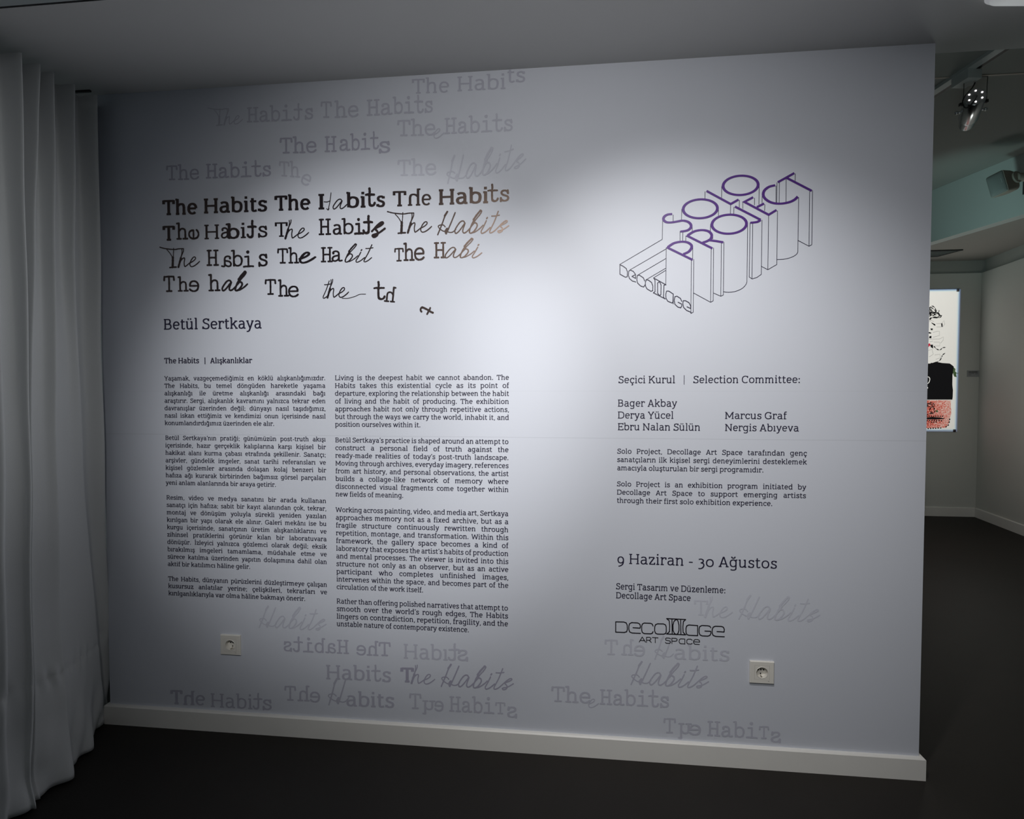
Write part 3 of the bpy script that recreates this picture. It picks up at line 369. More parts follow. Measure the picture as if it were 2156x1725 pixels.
WORDMARK_SMALL = [[(0.234, 0.4411), (0.2449, 0.4602), (0.2569, 0.4413)],
 [(0.2384, 0.4472), (0.2529, 0.447)],
 [(0.2604, 0.441), (0.2602, 0.4596), (0.2721, 0.4602), (0.2765, 0.4563), (0.2752, 0.4517), (0.27, 0.4492), (0.2603, 0.4492)],
 [(0.27, 0.4492), (0.2779, 0.4414)],
 [(0.2813, 0.4602), (0.3023, 0.4598)],
 [(0.2918, 0.4598), (0.2919, 0.4412)],
 [(0.3472, 0.4588), (0.3419, 0.4608), (0.3319, 0.4608), (0.3285, 0.4574), (0.3303, 0.4526), (0.3442, 0.4501), (0.3473, 0.4457), (0.3443, 0.4415), (0.3321, 0.4409), (0.3282, 0.4439)],
 [(0.3521, 0.441), (0.3519, 0.4608), (0.3658, 0.461), (0.3711, 0.4572), (0.3694, 0.4522), (0.3638, 0.4501), (0.352, 0.45)],
 [(0.3981, 0.441), (0.3979, 0.4599), (0.3832, 0.4601), (0.378, 0.4562), (0.3777, 0.4472), (0.3821, 0.442), (0.3981, 0.4419)],
 [(0.4243, 0.4571), (0.4187, 0.4604), (0.4092, 0.46), (0.4049, 0.4557), (0.405, 0.4467), (0.4093, 0.4424), (0.4197, 0.442), (0.4244, 0.445)],
 [(0.4287, 0.4515), (0.4511, 0.4512), (0.4502, 0.457), (0.4445, 0.4603), (0.4351, 0.4599), (0.4299, 0.456), (0.4291, 0.447), (0.4344, 0.4423), (0.4499, 0.4422)]]
ART_PAPER = [(3.785, 2.4632), (4.1012, 2.4631), (4.1065, 0.9206), (3.7925, 0.913)]
ART_BLOCK = [(3.7745, 1.6498), (3.8214, 1.6647), (3.8682, 1.6827), (3.9344, 1.6692), (4.0096, 1.6637), (4.0496, 1.6333), (4.0543, 1.593), (4.0405, 1.5426), (4.0412, 1.4315), (4.0491, 1.3709), (4.0479, 1.3001), (4.0448, 1.2728), (3.7781, 1.2693)]
ART_GREEN = [[(4.0499, 1.6232), (4.069, 1.603), (4.0659, 1.5778), (4.0821, 1.5626), (4.0761, 1.5425), (4.0841, 1.5172), (4.0597, 1.5203), (4.0498, 1.5425), (4.0436, 1.5678)],
 [(4.0887, 1.5626), (4.0962, 1.5626), (4.0955, 1.5525), (4.088, 1.5525)],
 [(3.8818, 1.1578), (3.9035, 1.1559), (3.9021, 1.1356), (3.8803, 1.1375)]]
ART_RED = [(3.7734, 1.2663), (4.0328, 1.2647), (4.0315, 1.1989), (4.0406, 1.128), (4.0251, 1.0671), (4.0152, 1.0062), (3.9879, 0.9654), (3.7755, 0.9537)]
ART_SCARLET = [[(3.7837, 1.8772), (3.8072, 1.8821), (3.8114, 1.8618), (3.7939, 1.8448), (3.7816, 1.8449)]]
ART_DARK = [[(3.8135, 2.1089), (3.8545, 2.0882), (3.8567, 2.0711), (3.8406, 2.0783), (3.8194, 2.0987)],
 [(3.9135, 2.0955), (3.9266, 2.0973), (3.9293, 2.0611), (3.918, 2.0592)],
 [(3.798, 1.9609), (3.8196, 1.9627), (3.8183, 1.9375), (3.7966, 1.9377)],
 [(3.8074, 2.0435), (3.832, 2.0422), (3.8277, 2.0231), (3.8116, 2.0263)],
 [(3.7913, 2.0063), (3.816, 1.998), (3.8143, 1.9879), (3.7898, 1.9902)],
 [(3.8076, 1.8669), (3.8358, 1.8687), (3.8386, 1.8263), (3.8157, 1.8416)],
 [(3.7889, 1.0781), (3.8437, 1.0845), (3.9194, 1.0787), (3.978, 1.0689), (3.9575, 1.0617), (3.8727, 1.0561), (3.7893, 1.0577)]]
ART_LINES = [[(3.7895, 2.2602), (3.8172, 2.2849), (3.8507, 2.2592), (3.8469, 2.2191), (3.809, 2.2297), (3.7987, 2.2701), (3.8368, 2.2494), (3.8612, 2.2088), (3.8195, 2.1792), (3.7952, 2.2148)],
 [(3.7961, 2.1745), (3.8377, 2.2092), (3.8705, 2.2137), (3.8899, 2.1833), (3.9209, 2.1828)],
 [(3.7938, 2.1494), (3.8386, 2.1669), (3.8952, 2.1581), (3.9208, 2.1858)],
 [(3.7941, 2.1343), (3.8294, 2.159), (3.8718, 2.1534)],
 [(3.8456, 1.8515), (3.8745, 1.8209), (3.9077, 1.8106), (3.9353, 1.8336), (3.9662, 1.8373)],
 [(3.8167, 1.6647), (3.859, 1.6726), (3.9056, 1.6946), (3.9282, 1.7348), (3.9343, 1.7549), (3.962, 1.7769)],
 [(3.7839, 1.2185), (3.8166, 1.2389), (3.8498, 1.2339), (3.8646, 1.2085), (3.8319, 1.1881), (3.8186, 1.1474), (3.8616, 1.1273), (3.8704, 1.1578)],
 [(3.7911, 1.1066), (3.8145, 1.122), (3.8713, 1.1171)]]
ART_THIN = [[(3.8638, 2.0931), (3.9172, 2.0955), (3.9428, 2.1273), (3.9484, 2.087), (3.9302, 2.0591), (3.8692, 2.0578)],
 [(3.8329, 1.9978), (3.875, 2.0125), (3.8985, 2.0122), (3.8995, 1.9669), (3.8341, 1.9474)],
 [(3.7921, 1.9276), (3.9003, 1.9286), (3.9421, 1.9513), (3.9382, 1.9161), (3.9108, 1.8811)],
 [(3.8446, 1.8969), (3.901, 1.8963), (3.9067, 1.856), (3.8456, 1.8515)],
 [(3.79, 1.8065), (3.8275, 1.8163), (3.8428, 1.7657), (3.801, 1.7356)],
 [(3.8571, 1.7555), (3.9087, 1.7652), (3.9162, 1.7248), (3.8676, 1.7099)],
 [(3.7927, 2.1142), (3.8112, 2.129), (3.8397, 2.1186)],
 [(3.8022, 1.8973), (3.8349, 1.907)]]
ART_DASH = [[(3.7867, 1.0913), (3.9662, 1.0922)],
 [(3.7877, 1.0455), (3.9579, 1.0444)],
 [(3.8355, 1.0254), (3.9016, 1.0288)],
 [(4.0233, 1.0671), (4.0152, 1.0062)],
 [(4.0154, 1.0011), (3.9738, 0.9653)],
 [(3.9408, 0.965), (3.7897, 0.9558)]]
ART_LOOP = [[(3.7794, 1.515), (3.8011, 1.518), (3.8129, 1.4926), (3.8024, 1.4571), (3.7809, 1.444)],
 [(3.7816, 1.4115), (3.7932, 1.4014), (3.7822, 1.3861)]]
RIDGE = {'E': [(-1.842, -0.0813), (-1.848, -0.0739), (-1.86, -0.0629), (-1.872, -0.0541), (-1.884, -0.0381), (-1.896, -0.0227), (-1.912, -0.001), (-1.925, 0.0155), (-1.934, 0.0264), (-1.938, 0.031)], 'D': [(-1.855, -0.1627), (-1.855, -0.1686), (-1.86, -0.1747), (-1.865, -0.1665), (-1.87, -0.1494), (-1.87, -0.1335), (-1.872, -0.1088), (-1.88, -0.0806), (-1.895, -0.0611), (-1.905, -0.0641)], 'C': [(-1.86, -0.2456), (-1.858, -0.2498), (-1.85, -0.2656), (-1.845, -0.2784), (-1.84, -0.2893), (-1.835, -0.2949), (-1.82, -0.3055), (-1.805, -0.3132), (-1.785, -0.3267), (-1.77, -0.3372)], 'B': [(-1.862, -0.2985), (-1.86, -0.3135), (-1.86, -0.3321), (-1.86, -0.3525), (-1.855, -0.3689), (-1.845, -0.3869), (-1.83, -0.4066), (-1.81, -0.4249), (-1.78, -0.4447), (-1.757, -0.4526)], 'A': [(-1.865, -0.3646), (-1.86, -0.3686), (-1.855, -0.3748), (-1.85, -0.3793), (-1.845, -0.3871), (-1.835, -0.4034), (-1.815, -0.4279), (-1.8, -0.4465), (-1.775, -0.4733), (-1.752, -0.4947)]}

from mathutils.geometry import delaunay_2d_cdt
# ------------------------------------------------------------ a stroke-built slab serif, a typewriter face and a script
def EL(cx, cy, rx, ry, a0, a1, n=14):
    o = []
    for i in range(n+1):
        a = R(a0 + (a1-a0)*i/n); c, s = math.cos(a), math.sin(a)
        o.append((cx + rx*math.copysign(abs(c)**0.9, c), cy + ry*math.copysign(abs(s)**0.9, s)))
    return o
def L(*p): return ('L', list(p))
def K(*p): return ('C', list(p))
def A(*a): return ('P', EL(*a))
def hs(x0, x1, y): return ('L', [(x0, y), (x1, y)])
CED = K((250, 20), (255, -45), (300, -90), (275, -150), (180, -165))
def dots(a, b, y=655): return [('D', [(a, y), 62]), ('D', [(b, y), 62])]
BOWLR = K((120, 365), (200, 445), (295, 467), (415, 425), (465, 335), (468, 215), (425, 85), (305, 33), (190, 52), (120, 120))
BOWLL = K((425, 365), (345, 445), (255, 467), (135, 425), (82, 335), (80, 215), (125, 80), (240, 33), (355, 58), (425, 135))
SL = {
'a': (520, [K((95,420),(165,457),(245,467),(345,437),(385,340)), L((385,345),(385,80)), K((385,110),(395,45),(440,33),(492,35)), K((385,282),(235,276),(125,240),(88,155),(125,62),(212,31),(300,52),(385,125))]),
'b': (555, [L((120,20),(120,740)), hs(28,120,707), BOWLR]),
'c': (465, [A(265,250,182,217,52,320), L((392,478),(392,340))]),
'd': (560, [L((425,740),(425,20)), hs(335,425,707), hs(425,515,33), BOWLL]),
'e': (505, [hs(85,432,262), A(260,250,176,217,3,318)]),
'f': (335, [L((140,30),(140,540)), K((140,520),(150,650),(215,706),(320,695)), hs(45,300,467), hs(45,275,33)]),
'g': (545, [L((415,480),(415,-40)), K((415,-20),(395,-125),(290,-170),(170,-165),(95,-140)), hs(415,500,467), K((415,365),(335,445),(250,467),(130,425),(80,335),(78,225),(125,95),(240,48),(345,70),(415,140))]),
'h': (565, [L((120,0),(120,740)), hs(28,120,707), hs(36,205,33), K((120,365),(200,440),(295,467),(385,440),(425,345)), L((425,350),(425,0)), hs(342,510,33)]),
'ı': (275, [L((135,0),(135,500)), hs(40,135,467), hs(38,236,33)]),
'j': (265, [L((130,500),(130,-60)), hs(35,130,467), K((130,-40),(110,-135),(40,-172),(-20,-165)), ('D', [(125,670), 68])]),
'k': (530, [L((120,0),(120,740)), hs(28,120,707), hs(36,205,33), L((130,215),(415,470)), L((245,310),(440,30)), hs(315,495,467), hs(365,525,33)]),
'l': (275, [L((135,0),(135,740)), hs(40,135,707), hs(38,236,33)]),
'm': (845, [L((120,0),(120,500)), hs(28,120,467), hs(36,205,33), K((120,365),(190,440),(275,467),(360,440),(402,345)), L((402,350),(402,0)), hs(330,480,33), K((402,365),(470,440),(560,467),(645,440),(688,345)), L((688,350),(688,0)), hs(612,770,33)]),
'n': (565, [L((120,0),(120,500)), hs(28,120,467), hs(36,205,33), K((120,365),(200,440),(295,467),(385,440),(425,345)), L((425,350),(425,0)), hs(342,510,33)]),
'o': (550, [A(275,250,192,217,0,360)]),
'p': (560, [L((120,500),(120,-195)), hs(28,120,467), hs(36,230,-165), BOWLR]),
'r': (405, [L((120,0),(120,500)), hs(28,120,467), hs(36,235,33), K((120,330),(175,425),(255,465),(358,460)), L((358,485),(358,350))]),
's': (435, [K((350,395),(300,452),(215,467),(125,432),(105,355),(150,290),(250,252),(340,205),(362,130),(315,52),(210,31),(130,48),(82,110)), L((355,478),(355,375)), L((78,20),(78,130))]),
't': (355, [L((140,630),(140,150)), K((140,170),(152,62),(225,31),(325,62)), hs(36,312,467)]),
'u': (560, [L((110,500),(110,160)), hs(20,110,467), K((110,180),(138,65),(235,31),(330,62),(415,145)), L((415,500),(415,0)), hs(325,415,467), hs(415,500,33)]),
'v': (500, [L((80,480),(250,10)), L((250,10),(425,480)), hs(15,165,467), hs(340,490,467)]),
'w': (745, [L((75,480),(225,10)), L((225,10),(370,470)), L((370,470),(520,10)), L((520,10),(675,480)), hs(12,155,467), hs(300,430,467), hs(600,740,467)]),
'x': (490, [L((95,470),(395,30)), L((395,470),(95,30)), hs(25,175,467), hs(320,465,467), hs(20,175,33), hs(315,475,33)]),
'y': (500, [L((80,480),(260,25)), K((430,480),(240,-30),(190,-125),(120,-165),(40,-160)), hs(15,165,467), hs(345,492,467)]),
'z': (455, [hs(70,385,467), L((378,460),(80,40)), hs(62,400,33), L((75,497),(75,370)), L((395,3),(395,135))]),
'A': (655, [L((110,20),(315,675)), L((335,675),(545,20)), hs(185,470,215), hs(25,205,33), hs(450,632,33)]),
'B': (600, [hs(40,310,657), hs(40,330,33), L((130,33),(130,657)), hs(130,310,355), K((300,657),(415,630),(455,515),(415,395),(300,355)), K((310,355),(450,320),(505,200),(455,75),(320,33))]),
'C': (620, [A(340,345,265,312,50,312), L((535,670),(535,500))]),
'D': (675, [hs(40,320,657), hs(40,320,33), L((130,33),(130,657)), K((310,657),(470,620),(575,500),(590,345),(575,190),(470,70),(310,33))]),
'E': (575, [L((130,33),(130,657)), hs(40,510,657), hs(40,520,33), hs(130,400,355), L((508,690),(508,540)), L((518,0),(518,160)), L((398,285),(398,425))]),
'G': (680, [A(340,345,265,312,50,318), L((565,320),(565,60)), hs(420,620,310), L((540,670),(540,510))]),
'H': (700, [L((130,33),(130,657)), L((570,33),(570,657)), hs(130,570,345), hs(38,225,33), hs(38,225,657), hs(475,662,33), hs(475,662,657)]),
'I': (320, [L((160,33),(160,657)), hs(55,265,33), hs(55,265,657)]),
'K': (650, [L((130,33),(130,657)), hs(38,225,33), hs(38,225,657), L((140,265),(510,650)), L((280,400),(545,35)), hs(415,595,657), hs(450,640,33)]),
'L': (545, [L((130,33),(130,657)), hs(40,240,657), hs(40,505,33), L((500,0),(500,190))]),
'M': (830, [L((130,33),(130,657)), L((700,33),(700,657)), L((140,660),(415,140)), L((415,140),(690,660)), hs(38,225,33), hs(605,792,33), hs(38,140,657), hs(690,792,657)]),
'N': (710, [L((130,33),(130,657)), L((575,0),(575,657)), L((140,660),(570,20)), hs(38,225,33), hs(38,140,657), hs(480,668,657)]),
'P': (570, [L((130,33),(130,657)), hs(40,310,657), hs(40,265,33), K((300,657),(430,625),(480,485),(435,345),(300,300),(130,298))]),
'R': (620, [L((130,33),(130,657)), hs(40,310,657), hs(40,235,33), K((300,657),(425,625),(470,490),(430,360),(300,310),(130,308)), L((310,310),(520,40)), hs(465,605,33)]),
'S': (540, [K((445,545),(385,640),(275,659),(150,610),(118,510),(175,415),(300,362),(430,295),(462,185),(405,65),(275,31),(150,58),(85,150)), L((450,675),(450,520)), L((82,15),(82,175))]),
'T': (600, [L((300,33),(300,657)), hs(50,550,657), L((62,690),(62,505)), L((538,690),(538,505)), hs(195,405,33)]),
'W': (920, [L((75,670),(250,10)), L((250,10),(460,640)), L((460,640),(670,10)), L((670,10),(845,670)), hs(15,190,657), hs(735,905,657)]),
'Y': (610, [L((80,670),(305,300)), L((305,300),(530,670)), L((305,310),(305,33)), hs(15,175,657), hs(440,595,657), hs(205,405,33)]),
'9': (520, [A(255,255,170,205,0,360), K((425,260),(410,60),(330,-80),(190,-160),(110,-170))]),
'3': (480, [K((90,450),(180,480),(280,470),(360,400),(340,290),(210,230)), K((210,230),(350,200),(400,70),(330,-80),(190,-150),(70,-140))]),
'0': (560, [A(280,240,200,230,0,360)]),
'.': (215, [('D', [(108, 55), 72])]),
',': (215, [K((125,75),(125,20),(85,-85))]),
';': (230, [('D', [(115, 400), 68]), K((130,75),(130,20),(90,-85))]),
':': (230, [('D', [(115, 400), 72]), ('D', [(115, 60), 72])]),
'’': (190, [K((125,720),(120,650),(85,560))]),
'|': (230, [L((115,-120),(115,760))]),
'-': (340, [hs(55,290,250)]),
}
SL['i'] = (275, SL['ı'][1] + [('D', [(130, 672), 68])])
SL['İ'] = (320, SL['I'][1] + [('D', [(160, 830), 68])])
SL['ç'] = (465, SL['c'][1] + [CED])
SL['ş'] = (435, SL['s'][1] + [('C', [(x-30, y) for x, y in CED[1]])])
SL['ğ'] = (545, SL['g'][1] + [K((150,700),(180,620),(255,590),(330,620),(360,700))])
SL['ö'] = (550, SL['o'][1] + dots(190, 360))
SL['ü'] = (560, SL['u'][1] + dots(185, 345))
SL['â'] = (520, SL['a'][1] + [L((145,590),(245,700),(345,590))])

def _rise(y): return y*1.055 if y <= 500 else 527.5+(y-500)*(740-527.5)/240
for _c in list(SL):
    if _c.islower() or _c in 'ı':
        SL[_c] = (SL[_c][0], [(k, [(x, _rise(y)) for x, y in p]) if k != 'D' else (k, [(p[0][0], _rise(p[0][1])), p[1]]) for k, p in SL[_c][1]])
# worn typewriter face: wide slab feet, ball ends, round dot
TW = {
'T': (560, [K((58,645),(280,655),(508,645)), K((45,500),(50,570),(58,645)), K((508,645),(516,570),(522,505)), L((282,655),(285,340),(280,35)), hs(165,400,32)]),
'h': (555, [K((50,690),(110,700),(135,690)), L((135,695),(130,350),(135,30)), hs(45,225,28), K((135,350),(215,440),(310,462),(400,420),(425,320)), L((425,330),(428,30)), hs(330,520,28)]),
'e': (500, [hs(80,430,262), K((432,262),(425,360),(370,440),(265,470),(150,430),(85,330),(78,220),(115,100),(200,38),(290,30),(380,58),(440,110))]),
'H': (590, [L((130,30),(133,330),(130,650)), L((450,30),(447,330),(450,650)), K((130,340),(290,350),(450,340)), hs(50,230,30), hs(55,225,650), hs(365,545,30), hs(360,540,650)]),
'a': (525, [K((105,375),(120,435),(200,470),(300,455),(360,390),(365,300)), ('D', [(120, 378), 105]), L((365,310),(365,110)), K((365,120),(380,45),(430,30),(500,45)), K((365,275),(240,262),(130,225),(75,140),(105,55),(190,28),(290,60),(365,130))]),
'b': (550, [K((40,690),(100,700),(130,690)), L((130,695),(126,350),(130,40)), K((130,365),(210,450),(310,470),(420,410),(468,260),(430,100),(330,32),(220,40),(130,125))]),
'i': (520, [L((115,462),(265,468)), L((265,468),(262,250),(265,35)), K((50,25),(150,35),(260,30),(380,38),(480,25)), ('D', [(240, 665), 150])]),
'ı': (520, [L((115,462),(265,468)), L((265,468),(262,250),(265,35)), K((50,25),(150,35),(260,30),(380,38),(480,25))]),
't': (490, [K((195,730),(205,600),(190,480)), L((190,480),(188,330),(192,150)), K((192,170),(205,60),(290,22),(390,55),(435,135)), K((25,478),(110,492),(250,485),(410,482)), K((110,495),(200,470),(300,490)), K((195,140),(225,65),(300,30))]),
's': (460, [K((355,390),(310,445),(225,468),(130,440),(100,365),(150,295),(250,255),(350,210),(380,130),(330,55),(225,28),(130,55),(80,115)), L((362,470),(370,355)), L((72,145),(70,15))]),
}

class Mesh2:
    """collects flat strokes; u = along the wall, w = up"""
    def __init__(self): self.v = []; self.f = []; self.k = []; self.n = 0
    def strip(self, pts, wid, closed=False):
        n = len(pts)
        if n < 2: return
        base = len(self.v)
        for i in range(n):
            if closed: a, b = pts[i-1], pts[(i+1) % n]
            else: a, b = pts[max(i-1, 0)], pts[min(i+1, n-1)]
            dx, dy = b[0]-a[0], b[1]-a[1]; l = math.hypot(dx, dy) or 1e-9
            nx, ny = -dy/l, dx/l; h = wid[i]/2
            p = pts[i]
            self.v += [(p[0]+nx*h, p[1]+ny*h), (p[0]-nx*h, p[1]-ny*h)]
        for i in range(n if closed else n-1):
            j = (i+1) % n
            self.f.append((base+2*i, base+2*i+1, base+2*j+1, base+2*j))
        self.sheet()
    def sheet(self):
        """everything added since the last call lies on a film of its own, 12 micrometres above the last"""
        self.n += 1; self.k += [self.n]*(len(self.v)-len(self.k))
    def poly(self, pts):
        b = len(self.v); self.v += list(pts); self.f.append(tuple(range(b, b+len(pts)))); self.sheet()
    def disc(self, c, r, n=10):
        self.poly([(c[0]+r*math.cos(2*math.pi*i/n), c[1]+r*math.sin(2*math.pi*i/n)) for i in range(n)])
    def add(self, other, fn):
        b = len(self.v); self.v += [fn(x, y) for x, y in other.v]
        self.f += [tuple(i+b for i in f) for f in other.f]
        other.sheet(); self.k += [self.n+q for q in other.k]; self.n = (self.n+other.n+1)
    def merge(self, scale=1.0):
        """one flat sheet without overlapping pieces"""
        tri = []
        for f in self.f:
            for k in range(1, len(f)-1):
                a, b, c = (self.v[f[0]], self.v[f[k]], self.v[f[k+1]])
                A2 = (b[0]-a[0])*(c[1]-a[1])-(b[1]-a[1])*(c[0]-a[0])
                if abs(A2)*scale*scale < 1e-6: continue
                tri.append((a, b, c) if A2 > 0 else (a, c, b))
        vs = [Vector((p[0]*scale, p[1]*scale)) for t in tri for p in t]
        if not vs: return self
        r = delaunay_2d_cdt(vs, [], [[3*i, 3*i+1, 3*i+2] for i in range(len(tri))], 0, 1e-3)
        bb = [(min(p[0] for p in t), max(p[0] for p in t), min(p[1] for p in t), max(p[1] for p in t), t) for t in tri]
        pv = [(p.x/scale, p.y/scale) for p in r[0]]; keep = []
        for f in r[2]:
            x = sum(pv[i][0] for i in f)/len(f); y = sum(pv[i][1] for i in f)/len(f)
            for x0, x1, y0, y1, (a, b, c) in bb:
                if x0 <= x <= x1 and y0 <= y <= y1 and (b[0]-a[0])*(y-a[1]) >= (b[1]-a[1])*(x-a[0]) and (c[0]-b[0])*(y-b[1]) >= (c[1]-b[1])*(x-b[0]) and (a[0]-c[0])*(y-c[1]) >= (a[1]-c[1])*(x-c[0]):
                    keep.append(tuple(f)); break
        self.v = pv; self.f = keep
        self.k = []; self.n = 0; self.sheet(); return self
    def build(self, name, m, y=-0.0006, parent=None):
        me = bpy.data.meshes.new(name)
        self.sheet()
        me.from_pydata([(u, y-1.2e-5*(q % 36), w) for (u, w), q in zip(self.v, self.k)], [], self.f)
        return link(name, me, m, parent)

def seg_width(a, b, wv, wh):
    l = math.hypot(b[0]-a[0], b[1]-a[1]) or 1e-9
    return wh + (wv-wh)*abs(b[1]-a[1])/l
CACHE = {}
def glyph(font, ch, weight):
    """ink of one letter in font units"""
    key = (font, ch, weight)
    if key in CACHE: return CACHE[key]
    g = Mesh2()
    if font == 'C':
        for wd, pts in SCRIPT[ch]:
            p = catmull(pts, 6) if len(pts) > 2 else pts
            k = weight/100.0
            n = len(p); rr = random.Random(sum(map(ord, ch)))
            ws = [wd*k*(1 + 0.10*rr.uniform(-1, 1)) for _ in p]
            g.strip(p, ws); g.disc(p[0], wd*k*0.5, 8); g.disc(p[-1], wd*k*0.5, 8)
        g.merge(); CACHE[key] = (0, g); return CACHE[key]
    adv, strokes = (SL if font == 'S' else TW)[ch]
    wv = weight; wh = weight*0.74 if font == 'S' else weight*0.84
    rr = random.Random(ord(ch))
    for kind, pts in strokes:
        if kind == 'D':
            c, d = pts
            d = d*(0.6+0.4*wv/92) if font == 'S' else d
            if font == 'S': g.poly([(c[0]-d*.75, c[1]-d*.75), (c[0]+d*.75, c[1]-d*.75), (c[0]+d*.75, c[1]+d*.75), (c[0]-d*.75, c[1]+d*.75)])
            else: g.poly([(c[0]+d*.5*(1+.08*rr.uniform(-1, 1))*math.cos(R(24*i)), c[1]+d*.5*(1+.08*rr.uniform(-1, 1))*math.sin(R(24*i))) for i in range(15)])
            continue
        if kind == 'L' and font == 'S':
            for a, b in zip(pts, pts[1:]):
                w_ = seg_width(a, b, wv, wh); g.strip([a, b], [w_, w_])
            continue
        if kind == 'P': p = pts
        elif kind == 'C': p = catmull(pts, 6)
        else:
            p = []
            for a, b in zip(pts, pts[1:]):
                p += [(a[0]+(b[0]-a[0])*t/5, a[1]+(b[1]-a[1])*t/5) for t in range(5)]
            p.append(pts[-1])
        closed = math.hypot(p[0][0]-p[-1][0], p[0][1]-p[-1][1]) < 1.0
        if closed: p = p[:-1]
        n = len(p); ws = []
        for i in range(n):
            a, b = (p[i-1], p[(i+1) % n]) if closed else (p[max(i-1, 0)], p[min(i+1, n-1)])
            w_ = seg_width(a, b, wv, wh)
            if font == 'Y': w_ *= 1 + 0.11*rr.uniform(-1, 1)
            ws.append(w_)
        g.strip(p, ws, closed)
        if font == 'Y' and not closed:
            g.disc(p[0], ws[0]*0.52, 9); g.disc(p[-1], ws[-1]*0.52, 9)
    g.merge(); CACHE[key] = (adv, g); return CACHE[key]

SCRIPT_REF = {'The': 0, 'Habits': 0}
def put_run(dst, run):
    """sets a run so that its ink spans x0..x1 on the base line z0..z1"""
    font, text, x0, x1, z0, z1, cap, mods = run
    if font == 'P':
        wd = float(mods)
        for p in text if isinstance(text, list) else x0:
            p = catmull(p, 6); dst.strip(p, [wd]*len(p)); dst.disc(p[0], wd/2, 8); dst.disc(p[-1], wd/2, 8)
        return
    weight = {'S': 92, 'Y': 88, 'C': 125}[font]; mirror = flip = False; rot = 0.0; i = 0
    while i < len(mods):
        c = mods[i]; j = i+1
        while j < len(mods) and (mods[j].isdigit() or mods[j] in '-.'): j += 1
        val = mods[i+1:j]
        if c == 'm': mirror = True
        elif c == 'v': flip = True
        elif c == 'b': weight *= 1.3
        elif c == 'w': weight = float(val)
        elif c == 'k': weight *= float(val)
        elif c == 'r': rot = float(val)
        i = j
    g = Mesh2(); pen = 0.0
    for ch in text:
        if ch == ' ': pen += 260; continue
        adv, gl = glyph(font, ch, weight)
        g.add(gl, lambda x, y, p=pen: (x+p, y))
        pen += adv
    if mirror: g.v = [(-x, y) for x, y in g.v]
    if flip: g.v = [(x, 500-y) for x, y in g.v]
    wide = x1-x0
    if font == 'C':
        xs = [x for x, y in g.v]; s = wide/(max(xs)-min(xs))
        ys = [y for x, y in g.v]; lo = min(ys); ml = min(xs)
        tilt = math.atan2(z1-z0, wide)
        if abs(tilt) > R(4):                                   # a climbing word: turn it as a whole
            ct, st = math.cos(tilt), math.sin(tilt)
            g.v = [(x*ct-y*st, x*st+y*ct) for x, y in g.v]
            xs = [x for x, y in g.v]; ys = [y for x, y in g.v]
            s = wide/(max(xs)-min(xs)); lo = min(ys); ml = min(xs); z1 = z0
        zz = (z0+z1)/2; sy = cap/(max(ys)-lo) if cap else s
        dst.add(g, lambda x, y: (x0+(x-ml)*s, zz+(y-lo)*sy)); return
    unit = 690.0 if font == 'S' else 660.0
    if rot:
        a = R(rot); sy = cap/unit; ct, st = math.cos(a), math.sin(a)
        g.v = [(x*ct-y*st, x*st+y*ct) for x, y in g.v]
        xs = [x for x, y in g.v]; ys = [y for x, y in g.v]; ml, lo = min(xs), min(ys)
        s = wide/(max(xs)-ml); zz = min(z0, z1)
        if abs(rot) > 60: sy = s if abs(rot) < 100 else s
        else: sy = s
        dst.add(g, lambda x, y: (x0+(x-ml)*s, zz+(y-lo)*sy)); return
    xs = [x for x, y in g.v]; ml = min(xs); s = wide/(max(xs)-ml)
    sy = cap/unit if cap else s
    lo = min(y for x, y in g.v) if (text in ('e', 'a', 'o') or font == 'Y' or flip) else 0.0
    lo = max(lo, -30) if not flip else lo
    zz = (z0+z1)/2; dz = (z1-z0)
    dst.add(g, lambda x, y: (x0+(x-ml)*s, zz + ((x-ml)*s/wide-0.5)*dz + (y-lo)*sy))

def ink_width(text, weight):
    pen = 0; last = 0
    for ch in text: pen += glyph('S', ch, weight)[0]
    return pen
def put_line(dst, text, x0, x1, z, weight, cap, ragged):
    """justified line (words pushed apart) or a ragged one fitted to its own end"""
    s = cap/690.0
    words = text.split(' ')
    lw = sum(ink_width(w_, weight) for w_ in words)
    gaps = len(words)-1; W = x1-x0
    if ragged:
        k = W/((lw+gaps*225-50)*s); gap = 225*s*k; sx = s*k
    else:
        sx = s*1.045; gap = (W-(lw-50)*sx)/max(gaps, 1)
        if gap < 185*s:
            k = W/((lw-50+185*gaps)*s); sx = s*k; gap = 185*s*k
        elif gap > 330*s:                                        # let the letters take part of the slack
            k = min(1.09, 1.045+(gap-330*s)*gaps*0.25/(lw*s)); sx = s*k; gap = (W-(lw-50)*sx)/gaps
    x = x0 - 25*sx
    for w_ in words:
        for ch in w_:
            adv, gl = glyph('S', ch, weight)
            dst.add(gl, lambda a, b, p=x: (p+a*sx, z+b*s))
            x += adv*sx
        x += gap

